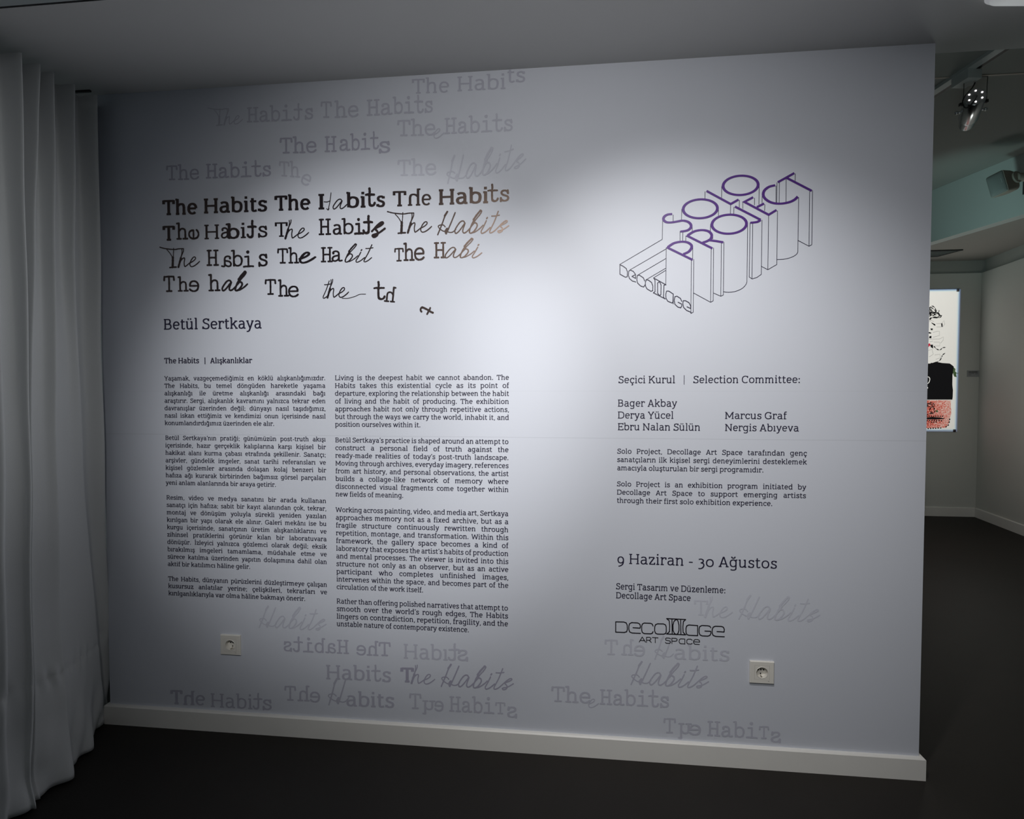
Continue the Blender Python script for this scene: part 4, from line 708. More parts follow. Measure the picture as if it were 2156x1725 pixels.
# ------------------------------------------------------------ printed words on the wall
INK = mat('black_ink', (0.009, 0.008, 0.013), 0.29, spec=0.8)
INK.node_tree.nodes['Principled BSDF'].inputs['Specular Tint'].default_value = (1.0, 0.74, 0.60, 1)   # the bronze sheen of black ink
INKB = mat('blue_black_ink', (0.017, 0.015, 0.040), 0.45, spec=0.35)
PURPLE = mat('violet_ink', (0.075, 0.018, 0.20), 0.42, spec=0.5)
def ghost_ink(tone):
    # tone 0 = dark violet grey, 1 = the paper's own colour
    a = (0.235, 0.215, 0.315); b = (0.607, 0.635, 0.708)
    return mat('pale_violet_ink', tuple(p+(q-p)*tone for p, q in zip(a, b)), 0.55, spec=0.3)
for n_, (label, tone, runs) in enumerate(GHOSTS):
    g = Mesh2()
    for r in runs: put_run(g, r)
    o = g.build('printed_phrase', ghost_ink(tone), -0.0005-6e-6*(n_ % 2))
    tag(o, label, 'wall lettering', 'faint grey phrases printed on the wall')
lab = [[(2, 'first title phrase, top left, bold slab serif throughout'), (4, 'second title phrase of the top line, its capital H half script'), (5, 'third title phrase of the top line, its h mirrored, browning to the right')],
       [(9, 'title phrase on the second line with a sideways e and overlapping ab'), (7, 'title phrase in the middle of the second line, ending in a script s'), (2, 'large flowing script title phrase at the right end of the second line')],
       [(6, 'title phrase starting with a pointed script T, left end of the third line'), (5, 'title phrase on the third line ending Habit with a swash e'), (5, 'title phrase at the right end of the third line, cut short to Habi')],
       [(5, 'title words The hab at the left end of the bottom line'), (3, 'lone typewriter word The sinking on the bottom title line'), (3, 'script word the with a long tail on the bottom title line'), (2, 'letters t and mirrored h fused together on the bottom title line'), (1, 'single fallen letter t lying on its side below the title')]]
cuts = [[2, 8, 99], [9, 16, 99], [6, 11, 99], [5, 8, 11, 13, 99]]
for row, runs, cut in zip(lab, TITLE, cuts):
    a = 0
    for (_, label), b in zip(row, cut):
        g = Mesh2()
        for r in runs[a:b]:
            if r[0] == 'P': r = ('P', r[2], 0, 0, 0, 0, None, r[7])
            put_run(g, r)
        a = b
        tag(g.build('title_phrase', INK, -0.0011), label, 'wall lettering', 'black title phrases')
for label, weight, cap, lines in BLOCKS:
    g = Mesh2()
    for text, x0, x1, z, ragged in lines: put_line(g, text, x0, x1, z, weight, cap, ragged)
    o = g.build('printed_paragraph' if len(lines) > 2 and 'names' not in label else 'printed_heading', INKB, -0.0011)
    tag(o, label, 'wall text')

# ------------------------------------------------------------ the outlined block-letter logo
def offset_ribbon(dst, pts, wid):
    """mitred ribbon along straight pieces"""
    n = len(pts); base = len(dst.v)
    for i in range(n):
        d = []
        if i: d.append((pts[i][0]-pts[i-1][0], pts[i][1]-pts[i-1][1]))
        if i < n-1: d.append((pts[i+1][0]-pts[i][0], pts[i+1][1]-pts[i][1]))
        ns = [(-b/math.hypot(a, b), a/math.hypot(a, b)) for a, b in d]
        nx, ny = sum(q[0] for q in ns), sum(q[1] for q in ns)
        l = nx*ns[0][0]+ny*ns[0][1]
        nx, ny = nx/l*wid/2, ny/l*wid/2
        dst.v += [(pts[i][0]+nx, pts[i][1]+ny), (pts[i][0]-nx, pts[i][1]-ny)]
    for i in range(n-1): dst.f.append((base+2*i, base+2*i+1, base+2*i+3, base+2*i+2))
    dst.sheet()
root = empty('block_letter_logo', (0.36, 0.0, 1.85))
tag(root, 'large outlined logo of tall block letters with violet tops', 'logo')
def local(o, loc):
    o.parent = root; o.matrix_parent_inverse = Matrix.Translation(-Vector(loc)); return o
g = Mesh2()
for it in LOGO_TOP:
    if it[0] == 'ell':
        c, px, pz = it[1], it[2], it[3]
        rx, rz = math.hypot(px[0]-c[0], px[1]-c[1]), math.hypot(pz[0]-c[0], pz[1]-c[1])
        n = 64; P0 = []; P1 = []
        t = 0.0052
        b = len(g.v)
        for i in range(n):
            a = 2*math.pi*i/n
            for e, k in ((0.0050, 0.0037), (-0.0050, -0.0037)):
                g.v.append((c[0]+(rx+e)*math.cos(a), c[1]+(rz+k)*math.sin(a)))
        for i in range(n):
            j = (i+1) % n; g.f.append((b+2*i, b+2*i+1, b+2*j+1, b+2*j))
    elif it[0] == 'line': offset_ribbon(g, it[1], 0.0076)
    else:
        p = catmull(it[1], 8)
        ws = []
        for i in range(len(p)):
            a, b = p[max(i-1, 0)], p[min(i+1, len(p)-1)]
            l = math.hypot(b[0]-a[0], b[1]-a[1]) or 1e-9
            ws.append(0.0070+0.0028*abs(b[1]-a[1])/l)
        g.strip(p, ws)
local(g.merge(1000).build('letter_tops', PURPLE, -0.0013), root.location)['label'] = 'violet tops of the logo letters'
g = Mesh2()
for p in LOGO_LINES:
    q = p
    for a, b in zip(q, q[1:]):
        g.strip([a, b], [0.0020, 0.0020]); g.disc(b, 0.0010, 6)
local(g.merge(1000).build('outline_lines', INKB, -0.0010), root.location)['label'] = 'thin dark outlines of the letter sides'
def round_path(dst, p, wid):
    closed = math.hypot(p[0][0]-p[-1][0], p[0][1]-p[-1][1]) < 1e-4
    q = p
    for a, b in zip(q, q[1:]): dst.strip([a, b], [wid, wid]); dst.disc(b, wid/2, 8)
    dst.disc(q[0], wid/2, 8)
g = Mesh2()
for p in LOGO_WORD: round_path(g, p, 0.0029)
local(g.merge(1000).build('slanted_wordmark', INKB, -0.0011), root.location)['label'] = 'slanted rounded wordmark at the near foot of the logo'
bpy.context.view_layer.update()
wr = empty('rounded_wordmark', (0.43, 0.0, 0.44))
tag(wr, 'black rounded wordmark logo with two-word line beneath, low on the right', 'logo')
for nm, data, wd in (('large_letters', WORDMARK, 0.0035), ('small_letters', WORDMARK_SMALL, 0.0026)):
    g = Mesh2()
    for p in data: round_path(g, p, wd)
    o = g.merge(1000).build(nm, INK, -0.0012); o.parent = wr; o.matrix_parent_inverse = Matrix.Translation(-Vector(wr.location))

# ------------------------------------------------------------ wall sockets
def wp(x, z, y): return (x, y, z)
plastic = mat('socket_plastic', (0.74, 0.72, 0.67), 0.4, noise=(40, 0.02))
plastic_d = mat('socket_hole', (0.01, 0.01, 0.01), 0.6)
metal_d = mat('contact_metal', (0.5, 0.47, 0.42), 0.35, metal=1.0)
joint = mat('socket_joint', (0.28, 0.27, 0.25), 0.7)
def square_ring(n, hx, hz):
    o = []
    for i in range(n):
        a = 2*math.pi*i/n; c, s = math.cos(a), math.sin(a); k = 1/max(abs(c), abs(s))
        o.append((hx*c*k, hz*s*k))
    return o
def make_socket():
    root = empty('wall_socket', (0, 0, 0))
    n = 64; hx, hz = 0.04225, 0.0402; T = 0.0082
    iq = 0.0255
    # plate: square ring between outer edge and the square insert
    bm = bmesh.new(); rings = []
    for k, (a, b, y) in enumerate(((hx, hz, 0.0), (hx, hz, -T+0.0022), (hx-0.0018, hz-0.0018, -T), (iq+0.0006, iq+0.0006, -T), (iq+0.0004, iq+0.0004, -T+0.003))):
        rings.append([bm.verts.new((x, y, z)) for x, z in square_ring(n, a, b)])
    for p, q in zip(rings, rings[1:]):
        for i in range(n): bm.faces.new((p[i], p[(i+1) % n], q[(i+1) % n], q[i]))
    from_bm('cover_plate', bm, plastic, root)
    bm = bmesh.new()
    a = [bm.verts.new((x, -T+0.0015, z)) for x, z in square_ring(n, iq+0.0007, iq+0.0007)]
    b = [bm.verts.new((x, -T+0.0015, z)) for x, z in square_ring(n, iq-0.0003, iq-0.0003)]
    for i in range(n): bm.faces.new((a[i], a[(i+1) % n], b[(i+1) % n], b[i]))
    from_bm('insert_joint', bm, joint, root)['label'] = 'thin dark joint round the insert'
    r = 0.0203
    bm = bmesh.new(); rings = []
    for rr, y, sq in ((iq, -T+0.002, 1), (iq, -T-0.0002, 1), (r+0.0012, -T-0.0002, 0), (r, -T-0.0012, 0), (r-0.0006, -T+0.001, 0), (r-0.0012, 0.010, 0)):
        pts = square_ring(n, rr, rr) if sq else [(rr*math.cos(2*math.pi*i/n), rr*math.sin(2*math.pi*i/n)) for i in range(n)]
        rings.append([bm.verts.new((x, y, z)) for x, z in pts])
    for p, q in zip(rings, rings[1:]):
        for i in range(n): bm.faces.new((p[i], p[(i+1) % n], q[(i+1) % n], q[i]))
    bm.faces.new(rings[-1])
    from_bm('insert_cup', bm, plastic, root)
    for dx in (-0.0095, 0.0, 0.0095):
        bm = bmesh.new(); m4 = Matrix.Translation((dx+0.001, 0.0096, 0.003)) @ Matrix.Rotation(R(90), 4, 'X')
        bmesh.ops.create_cone(bm, cap_ends=True, segments=18, radius1=0.0026, radius2=0.0026, depth=0.0016, matrix=m4)
        from_bm('pin_hole', bm, plastic_d, root)
    bm = bmesh.new(); bm_box(bm, -0.0016, 0.0016, 0.0084, 0.0098, -0.0135, -0.0085)
    o = from_bm('key_slot', bm, plastic_d, root)
    for sz in (1, -1):
        bm = bmesh.new(); bm_box(bm, -0.0022, 0.0022, -T+0.004, 0.008, sz*0.0186-0.0009, sz*0.0178+0.0009)
        from_bm('earth_clip', bm, metal_d, root)
    bm = bmesh.new(); bm_box(bm, 0.0205, 0.0258, -T-0.0002, -T+0.0005, -0.0312, -0.0299)
    from_bm('maker_mark', bm, joint, root)['label'] = 'tiny grey mark in the lower right corner'
    return root
def copy_tree(o, parent=None):
    c = o.copy(); COL.objects.link(c)
    if parent: c.parent = parent
    for ch in list(o.children): copy_tree(ch, c)
    return c
s1 = make_socket(); s1.location = (SOCK[0][0], 0, SOCK[0][1])
tag(s1, 'white wall socket under the Turkish text column, on the left', 'socket', 'wall sockets')
s2 = copy_tree(s1); s2.location = (SOCK[1][0], 0, SOCK[1][1])
tag(s2, 'white wall socket beside the grey script word, below the black wordmark', 'socket', 'wall sockets')

# ------------------------------------------------------------ curtain on the left
fabric = mat('curtain_fabric', (0.66, 0.67, 0.67), 0.85, spec=0.25, noise=(300, 0.04), bump=(900, 0.10))
HS = [2.505, 2.3, 1.9, 1.5, 1.1, 0.75, 0.45, 0.25, 0.10, 0.012]
def build_curtain():
    rows = []
    for i, z in enumerate(HS):
        E_, D_, C_, B_, A_ = (RIDGE[k][i] for k in 'EDCBA')
        t = 1 - z/2.505                                         # 0 at the head, 1 on the floor
        h = max(0.0, 1-t*1.6)                                   # how far the pleats of the heading still hold
        def valley(p, q, d):
            soft = ((p[0]+q[0])/2 - d*0.6, (p[1]+q[1])/2 + 0.010); deep = (p[0]-d, p[1]-0.006)
            return (deep[0]*h+soft[0]*(1-h), deep[1]*h+soft[1]*(1-h))
        def back(p): return (p[0]-0.010, p[1]+0.012)
        pts = [(-2.02, 0.035), (-1.965, 0.05), (E_[0]-0.012, E_[1]+0.018), E_, valley(E_, D_, 0.070-0.02*t), back(D_), D_,
               valley(D_, C_, 0.060*h+0.010), back(C_), C_, valley(C_, B_, 0.060*h+0.012), back(B_), B_, valley(B_, A_, 0.060*h+0.018), back(A_), A_,
               (A_[0]-0.055*h-0.02, A_[1]-0.006)]
        y = A_[1]-0.05; x0 = A_[0]
        for k in range(8):                                      # folds outside the picture
            pts += [(x0-0.05+0.01*t, y), (x0-0.002, y-0.035), (x0-0.015, y-0.055)]
            y -= 0.092
        rows.append(pts)
    # resample each row and interpolate between the heights
    N = len(rows[0])
    dense = [catmull(r, 16) for r in rows]
    zs = []
    for a, b in zip(HS, HS[1:]):
        n = max(2, int((a-b)/(0.05 if a > 0.8 else 0.014)))
        zs += [(a+(b-a)*k/n) for k in range(n)]
    zs.append(HS[-1])
    def row_at(z):
        j = 0
        while j < len(HS)-2 and z < HS[j+1]: j += 1
        t = (HS[j]-z)/(HS[j]-HS[j+1])
        p0, p1, p2, p3 = dense[max(j-1, 0)], dense[j], dense[j+1], dense[min(j+2, len(HS)-1)]
        o = []
        for a, b, c, d in zip(p0, p1, p2, p3):
            s = t*t*(3-2*t)*0.5 + t*0.5
            o.append(tuple(u+(v-u)*s for u, v in zip(b, c)))
        return o
    bm = bmesh.new(); grid = []
    rr = random.Random(3)
    ph = [rr.uniform(0, 6.28) for _ in range(6)]
    for z in zs:
        r = row_at(z); line = []
        for k, (x, y) in enumerate(r):
            # puckers along the hem seam at 0.33 m and creases where the cloth breaks on the floor
            sm = math.exp(-((z-0.375-0.015*math.sin(7*y))/0.030)**2)
            px = 0.007*sm*math.sin(150*y+ph[0])*(0.6+0.4*math.sin(41*y+ph[1])) - 0.004*math.exp(-((z-0.375-0.015*math.sin(7*y))/0.006)**2)
            lo = math.exp(-(z/0.16)**2)
            px += 0.016*lo*math.sin(38*y+5*z+ph[2]) + 0.008*lo*math.sin(77*y-22*z+ph[3])
            px += 0.004*math.sin(9*z+14*y+ph[4])*(0.3+0.7*(1-z/2.5))
            line.append(bm.verts.new((x+px, y, z)))
        grid.append(line)
    # last hand of cloth folded under on the floor
    line = [bm.verts.new((v.co.x-0.05, v.co.y+0.02, 0.006)) for v in grid[-1]]
    grid.append(line)
    for a, b in zip(grid, grid[1:]):
        for k in range(len(a)-1): bm.faces.new((a[k], a[k+1], b[k+1], b[k]))
    return bm, grid, zs, row_at
root = empty('curtain', (-1.87, -0.3, 0.0))
tag(root, 'floor-length pale grey curtain hanging in folds at the left end of the wall', 'curtain')
bm, grid, zs, row_at = build_curtain()
# header tape and hem seam follow the cloth
def along(z0, z1, off):
    b = bmesh.new(); ln = []
    for z in (z0, z1):
        idx = min(range(len(zs)), key=lambda i: abs(zs[i]-z))
        ln.append([b.verts.new((v.co.x+off, v.co.y-off*0.8, z)) for v in grid[idx]])
    for k in range(len(ln[0])-1): b.faces.new((ln[0][k], ln[0][k+1], ln[1][k+1], ln[1][k]))
    return b
hem = along(0.377, 0.373, 0.0012)
o = from_bm('cloth', bm, fabric, root, smooth=True); o.matrix_parent_inverse = Matrix.Translation(-root.location)
sd = o.modifiers.new('thickness', 'SOLIDIFY'); sd.thickness = 0.0015
o = from_bm('hem_seam', hem, fabric, root, smooth=True); o.matrix_parent_inverse = Matrix.Translation(-root.location)
o['label'] = 'stitched hem line near the floor'
# curtain track under the ceiling
rail = empty('curtain_rail', (-1.98, -0.1, H))
for nm, q in (('rail_bar', (-2.085, -2.06, -1.3, -0.02, H-0.012, H)), ('end_stop', (-2.06, -1.900, -0.042, -0.033, H-0.007, H))):
    o = box(nm, *q, M['black']); o.parent = rail; o.matrix_parent_inverse = Matrix.Translation(-rail.location)
tag(rail, 'short black end of a ceiling rail above the curtain corner', 'rail')

# ------------------------------------------------------------ lighting track of the front ceiling
rt = empty('ceiling_track', (-1.4, -0.53, H))
tag(rt, 'grey lighting track with black slot in the top left corner', 'light track')
inv = Matrix.Translation(-rt.location)
for o in (box('track_rail', -3.0, 2.6, -0.560, -0.524, H-0.004, H, M['grey']), box('track_slot', -3.0, 2.6, -0.524, -0.5145, H-0.003, H, M['black'])):
    o.parent = rt; o.matrix_parent_inverse = inv

# rounded white unit in the ceiling, upper right; glow added to brighten it
def rounded_panel():
    bm = bmesh.new()
    def ring(hx, hy, rad, z):
        o = []
        for q in range(4):
            cx, cy = (hx-rad)*(1, -1, -1, 1)[q], (hy-rad)*(1, 1, -1, -1)[q]
            for k in range(9):
                a = R(90*q + 90*k/8); o.append(bm.verts.new((cx+rad*math.cos(a), cy+rad*math.sin(a), z)))
        return o
    rs = [ring(.30, .30, .045, 0.0), ring(.30, .30, .045, -.016), ring(.29, .29, .040, -.026), ring(.25, .25, .03, -.028)]
    for a, b in zip(rs, rs[1:]):
        for i in range(36): bm.faces.new((a[i], a[(i+1) % 36], b[(i+1) % 36], b[i]))
    bm.faces.new(rs[0]); bm.faces.new(rs[-1])
    return bm
o = from_bm('white_ceiling_panel', rounded_panel(), mat('white_plastic_added_glow', (0.82, 0.84, 0.85), 0.4, noise=(20, 0.02), emit=((0.95, 0.98, 1.0), 0.16)))
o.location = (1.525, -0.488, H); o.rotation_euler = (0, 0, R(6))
tag(o, 'white ceiling panel with rounded corners and an added glow, cut off at the top right', 'ceiling panel')

# ------------------------------------------------------------ track and spotlight of the gallery
ZH = 3.258
ta, tb = Vector((2.332, 1.394, ZH)), Vector((2.256, 1.864, ZH))
td = (tb-ta).normalized(); tn = Vector((td.y, -td.x, 0))          # tn points right
if tn.x < 0: tn = -tn
gt = empty('ceiling_track', tuple(ta)); tag(gt, 'pale grey lighting track on the raised ceiling right of the wall', 'light track')
def oriented(name, p, l0, l1, w0, w1, z0, z1, m, parent=None, root=None):
    bm = bmesh.new(); vs = bm_box(bm, 0, 1, 0, 1, 0, 1)
    for v in vs:
        c = v.co.copy(); v.co = p + td*(l0+(l1-l0)*c.x) + tn*(w0+(w1-w0)*c.y) + Vector((0, 0, z0+(z1-z0)*c.z))
    o = from_bm(name, bm, m, None)
    if parent: o.parent = parent; o.matrix_parent_inverse = Matrix.Translation(-parent.location)
    return o
oriented('track_rail', ta, -1.2, 2.6, -0.062, -0.012, -0.020, 0.0, M['grey'], gt)
oriented('track_slot', ta, -1.2, 2.6, -0.012, 0.014, -0.018, 0.0, M['black'], gt)
streakm = mat('painted_light_streak', (0.55, 0.50, 0.45), 0.6)  # pale tone painted in for the spotlight's light streak along a ceiling joint
o = box('light_streak', 1.35, 4.2, 1.66, 1.675, ZH-0.004, ZH, streakm); struct(o)

chrome = mat('brushed_chrome', (0.70, 0.73, 0.76), 0.20, metal=1.0, noise=(30, 0.05))
capm = mat('cap_grey', (0.42, 0.41, 0.41), 0.6)
dkmetal = mat('dark_metal', (0.13, 0.135, 0.14), 0.45, metal=0.8)
glow = mat('lamp_glow', (1, 1, 1), 0.5, emit=((1.0, 0.97, 0.98), 2.5))
def spotlight():
    """hung from the track; x to the right, y away, z up, metres from the adapter"""
    c = ta + td*0.235
    root = empty('track_spotlight', tuple(c)); inv = Matrix.Translation(-root.location)
    tag(root, 'chrome cylinder spotlight hanging from the gallery track beside the wall', 'spotlight')
    def put(o): o.parent = root; o.matrix_parent_inverse = inv; return o
    put(oriented('track_adapter', ta, 0.155, 0.275, -0.058, 0.026, -0.072, -0.020, M['grey']))
    bm = bmesh.new(); bmesh.ops.create_cone(bm, cap_ends=True, segments=28, radius1=0.033, radius2=0.033, depth=0.022, matrix=Matrix.Translation((2.3031, 1.6095, 3.195)))
    put(from_bm('swivel_disc', bm, M['grey'], None))
    bm = bmesh.new()
    bm_tube(bm, [(2.2691, 1.6059, 3.2181), (2.3386, 1.6139, 3.2240), (2.4105, 1.6219, 3.2273)], 0.0024)
    bm_tube(bm, [(2.2707, 1.606, 3.2181), (2.2702, 1.6047, 3.1791), (2.2654, 1.6008, 3.062)], 0.0020)
    bm_tube(bm, [(2.4098, 1.6218, 3.2273), (2.4061, 1.6194, 3.1661), (2.4000, 1.610, 3.068)], 0.0020)
    put(from_bm('hanger', bm, dkmetal, None))
    top, bot = Vector((2.2843, 1.5221, 3.0685)), Vector((2.3764, 1.7325, 3.0304))
    vr = Vector((math.cos(R(-14)), math.sin(R(-14)), 0))             # across the lamp
    ax = (bot-top).normalized(); q = ax.to_track_quat('Z', 'Y').to_matrix().to_4x4()
    Ln = (bot-top).length; m4 = Matrix.Translation(top) @ q
    bm = bmesh.new(); bm_lathe(bm, [(0.0500, 0.0), (0.0525, 0.003), (0.0525, Ln*0.55), (0.0515, Ln*0.90), (0.049, Ln*0.95), (0.043, Ln*0.97)], 56, cap0=True, cap1=True); bm.transform(m4)
    put(from_bm('lamp_body', bm, chrome, None, smooth=True))
    bm = bmesh.new(); bm_lathe(bm, [(0.0495, -0.002), (0.0495, 0.001)], 48, cap0=True, cap1=True); bm.transform(m4)
    put(from_bm('rear_cap', bm, capm, None))['label'] = 'dull grey flat rear cap'
    for k in range(6):
        a = R(60*k+30); bm = bmesh.new()
        bmesh.ops.create_cone(bm, cap_ends=True, segments=14, radius1=0.0046, radius2=0.0046, depth=0.002, matrix=Matrix.Translation((0.034*math.cos(a), 0.034*math.sin(a), -0.0025))); bm.transform(m4)
        put(from_bm('vent_hole', bm, glow, None))['label'] = 'bright vent hole with lamp light leaking out'
    bm = bmesh.new(); bm_lathe(bm, [(0.040, Ln*0.95), (0.040, Ln*1.24), (0.038, Ln*1.28), (0.031, Ln*1.29), (0.028, Ln*1.22)], 40, cap1=True); bm.transform(m4)
    put(from_bm('lens_tube', bm, chrome, None, smooth=True))
    for s in (-1, 1):
        side = m4.to_3x3() @ Vector((1, 0, 0)); side = vr*s
        mid = top + ax*Ln*0.62
        bm = bmesh.new(); bm_tube(bm, [mid+side*0.046, mid+side*0.068], 0.007, 14); bmesh.ops.create_uvsphere(bm, u_segments=16, v_segments=10, radius=0.011, matrix=Matrix.Translation(mid+side*0.072))
        put(from_bm('side_knob', bm, chrome, None, smooth=True))
        mid = top + ax*Ln*0.28
        bm = bmesh.new(); bm_tube(bm, [mid+side*0.048, mid+side*0.064], 0.011, 12); bmesh.ops.create_cube(bm, size=0.018, matrix=Matrix.Translation(mid+side*0.060))
        put(from_bm('pivot_bracket', bm, M['black'], None))
    bm = bmesh.new()
    bm_tube(bm, catmull([(2.3386, 1.6138, 3.2247), (2.3303, 1.6018, 3.1933), (2.3023, 1.5771, 3.1503), (2.2597, 1.540, 3.1078), (2.2162, 1.5049, 3.0637), (2.197, 1.4915, 3.0269), (2.2069, 1.4911, 2.9968), (2.2242, 1.4878, 2.9921), (2.2495, 1.4866, 3.0199), (2.2718, 1.500, 3.0478), (2.2980, 1.5300, 3.0786)], 6), 0.0036)
    put(from_bm('cable', bm, M['black'], None, smooth=True))
spotlight()

# ------------------------------------------------------------ speaker on the beam
def speaker():
    grey = mat('speaker_housing', (0.42, 0.385, 0.33), 0.6, noise=(30, 0.05)); grille = mat('speaker_grille', (0.25, 0.27, 0.265), 0.7, bump=(700, 0.4))
    wht = mat('white_badge', (0.8, 0.92, 0.88), 0.4)
    # box turned and rolled on its arm: e1 runs across the front, e2 down it, e3 backwards
    rt_ = Vector((0.9939, 0.1107, 0)); up = Vector((0, 0, 1)); cw = Vector((0.1107, -0.9939, 0))
    def vec(a, b, c): return rt_*a + up*b + cw*c
    e1, e2, e3 = vec(.028, .020, .119), vec(.033, -.158, .019), vec(.135, .024, -.035)
    P0 = Vector((3.1584, 2.7862, 3.0208))
    ctr = P0 + (e1+e2)/2
    X, Y, Z = -e3.normalized(), -e2.normalized(), e1.normalized()
    mw = Matrix((X, Y, Z)).transposed().to_4x4(); mw.translation = ctr
    root = empty('wall_speaker', tuple(ctr)); inv = Matrix.Translation(-root.location)
    tag(root, 'grey box speaker on a swivel arm fixed to the raised beam', 'speaker')
    def put(o): o.parent = root; o.matrix_parent_inverse = inv; return o
    def ring(bm, x, hy, hz, rad):
        o = []
        for q in range(4):
            cy, cz = (hy-rad)*(1, -1, -1, 1)[q], (hz-rad)*(1, 1, -1, -1)[q]
            for k in range(6):
                t = R(90*q+18*k); o.append(bm.verts.new((x, cy+rad*math.cos(t), cz+rad*math.sin(t))))
        return o
    def loft(rs, bm):
        for p, q in zip(rs, rs[1:]):
            for i in range(24): bm.faces.new((p[i], p[(i+1) % 24], q[(i+1) % 24], q[i]))
        bm.faces.new(rs[0]); bm.faces.new(rs[-1])
    def smooth_by_angle(o):
        for p in o.data.polygons: p.use_smooth = True
        m_ = o.modifiers.new('edges', 'EDGE_SPLIT'); m_.split_angle = R(42)
        return o
    bm = bmesh.new()
    loft([ring(bm, -.178, .030, .022, .02), ring(bm, -.168, .052, .040, .030), ring(bm, -.140, .072, .055, .030), ring(bm, -.09, .080, .061, .022), ring(bm, -0.012, .084, .065, .014), ring(bm, -0.002, .084, .065, .014)], bm); bm.transform(mw)
    smooth_by_angle(put(from_bm('housing', bm, grey, None)))
    bm = bmesh.new()
    loft([ring(bm, -.006, .0805, .0615, .012), ring(bm, 0.002, .0805, .0615, .012), ring(bm, 0.010, .074, .056, .014), ring(bm, 0.015, .052, .040, .014), ring(bm, 0.017, .022, .018, .010)], bm); bm.transform(mw)
    smooth_by_angle(put(from_bm('grille', bm, grille, None)))['label'] = 'greenish grey curved front grille'
    bm = bmesh.new(); by, bz = (0.5-0.45)*.162, (0.84-0.5)*.124
    bm_box(bm, 0.006, 0.0135, by-0.016, by+0.016, bz-0.0035, bz+0.0035); bm.transform(mw)
    put(from_bm('badge', bm, wht, None))['label'] = 'small white bar on the grille'
    h2 = P0 + e1*1.0 + e3*0.83 + e2*0.42
    hz_ = e1.normalized()
    q = hz_.to_track_quat('Z', 'Y').to_matrix().to_4x4(); m4 = Matrix.Translation(h2) @ q
    bm = bmesh.new(); bm_lathe(bm, [(0.036, -0.03), (0.046, -0.022), (0.046, 0.006), (0.042, 0.012), (0.036, 0.010), (0.034, 0.013)], 40, cap0=True, cap1=True); bm.transform(m4)
    smooth_by_angle(put(from_bm('hinge_disc', bm, grey, None)))
    bm = bmesh.new(); bm_tube(bm, catmull([tuple(h2), tuple(h2+rt_*0.06), tuple(h2+rt_*0.13-cw*0.02), tuple(h2+rt_*0.19-cw*0.08)], 6), 0.031, 18)
    put(from_bm('swivel_arm', bm, grey, None, smooth=True))
    p = h2+rt_*0.20-cw*0.10
    bm = bmesh.new(); bmesh.ops.create_cube(bm, size=1.0, matrix=Matrix.Translation(p) @ Matrix.Rotation(R(-13), 4, 'Z') @ Matrix.Diagonal((0.05, 0.13, 0.15, 1)))
    put(from_bm('wall_bracket', bm, M['black'], None))
speaker()

# ------------------------------------------------------------ air grille in the rear ceiling
def air_grille():
    A0 = Vector((3.809, 4.099, ZL)); e1 = Vector((3.737-3.809, 4.376-4.099, 0)).normalized(); e2 = Vector((-e1.y, e1.x, 0))
    if e2.x > 0: e2 = -e2
    e2 = (Vector((-1, 0.03, 0))).normalized()
    root = empty('ceiling_vent', tuple(A0)); inv = Matrix.Translation(-root.location)
    tag(root, 'dark square air grille in the dropped ceiling, half behind the wall edge', 'vent')
    def put(o): o.parent = root; o.matrix_parent_inverse = inv; return o
    def slab(name, u0, u1, w0, w1, z0, z1, m):
        bm = bmesh.new(); vs = bm_box(bm, 0, 1, 0, 1, 0, 1)
        for v in vs:
            k = v.co.copy(); v.co = A0 + e1*(u0+(u1-u0)*k.x) + e2*(w0+(w1-w0)*k.y) + Vector((0, 0, z0+(z1-z0)*k.z))
        return put(from_bm(name, bm, m, None))
    S_ = 0.29; gm = mat('vent_metal', (0.10, 0.12, 0.115), 0.5)
    slab('backing', 0.01, S_-0.01, 0.01, 0.5, -0.002, 0.0, M['black'])
    for n_, a in (('frame_bar', (0, 0.022, 0, 0.5)), ('frame_bar', (S_-0.022, S_, 0, 0.5)), ('frame_bar', (0.022, S_-0.022, 0, 0.022)), ('frame_bar', (0.022, S_-0.022, 0.478, 0.5))): slab(n_, *a, -0.010, 0.0, M['black'])
    for k in range(6):
        u = 0.05+k*0.038; slab('slat', u, u+0.022, 0.022, 0.478, -0.008, -0.002, gm)
air_grille()

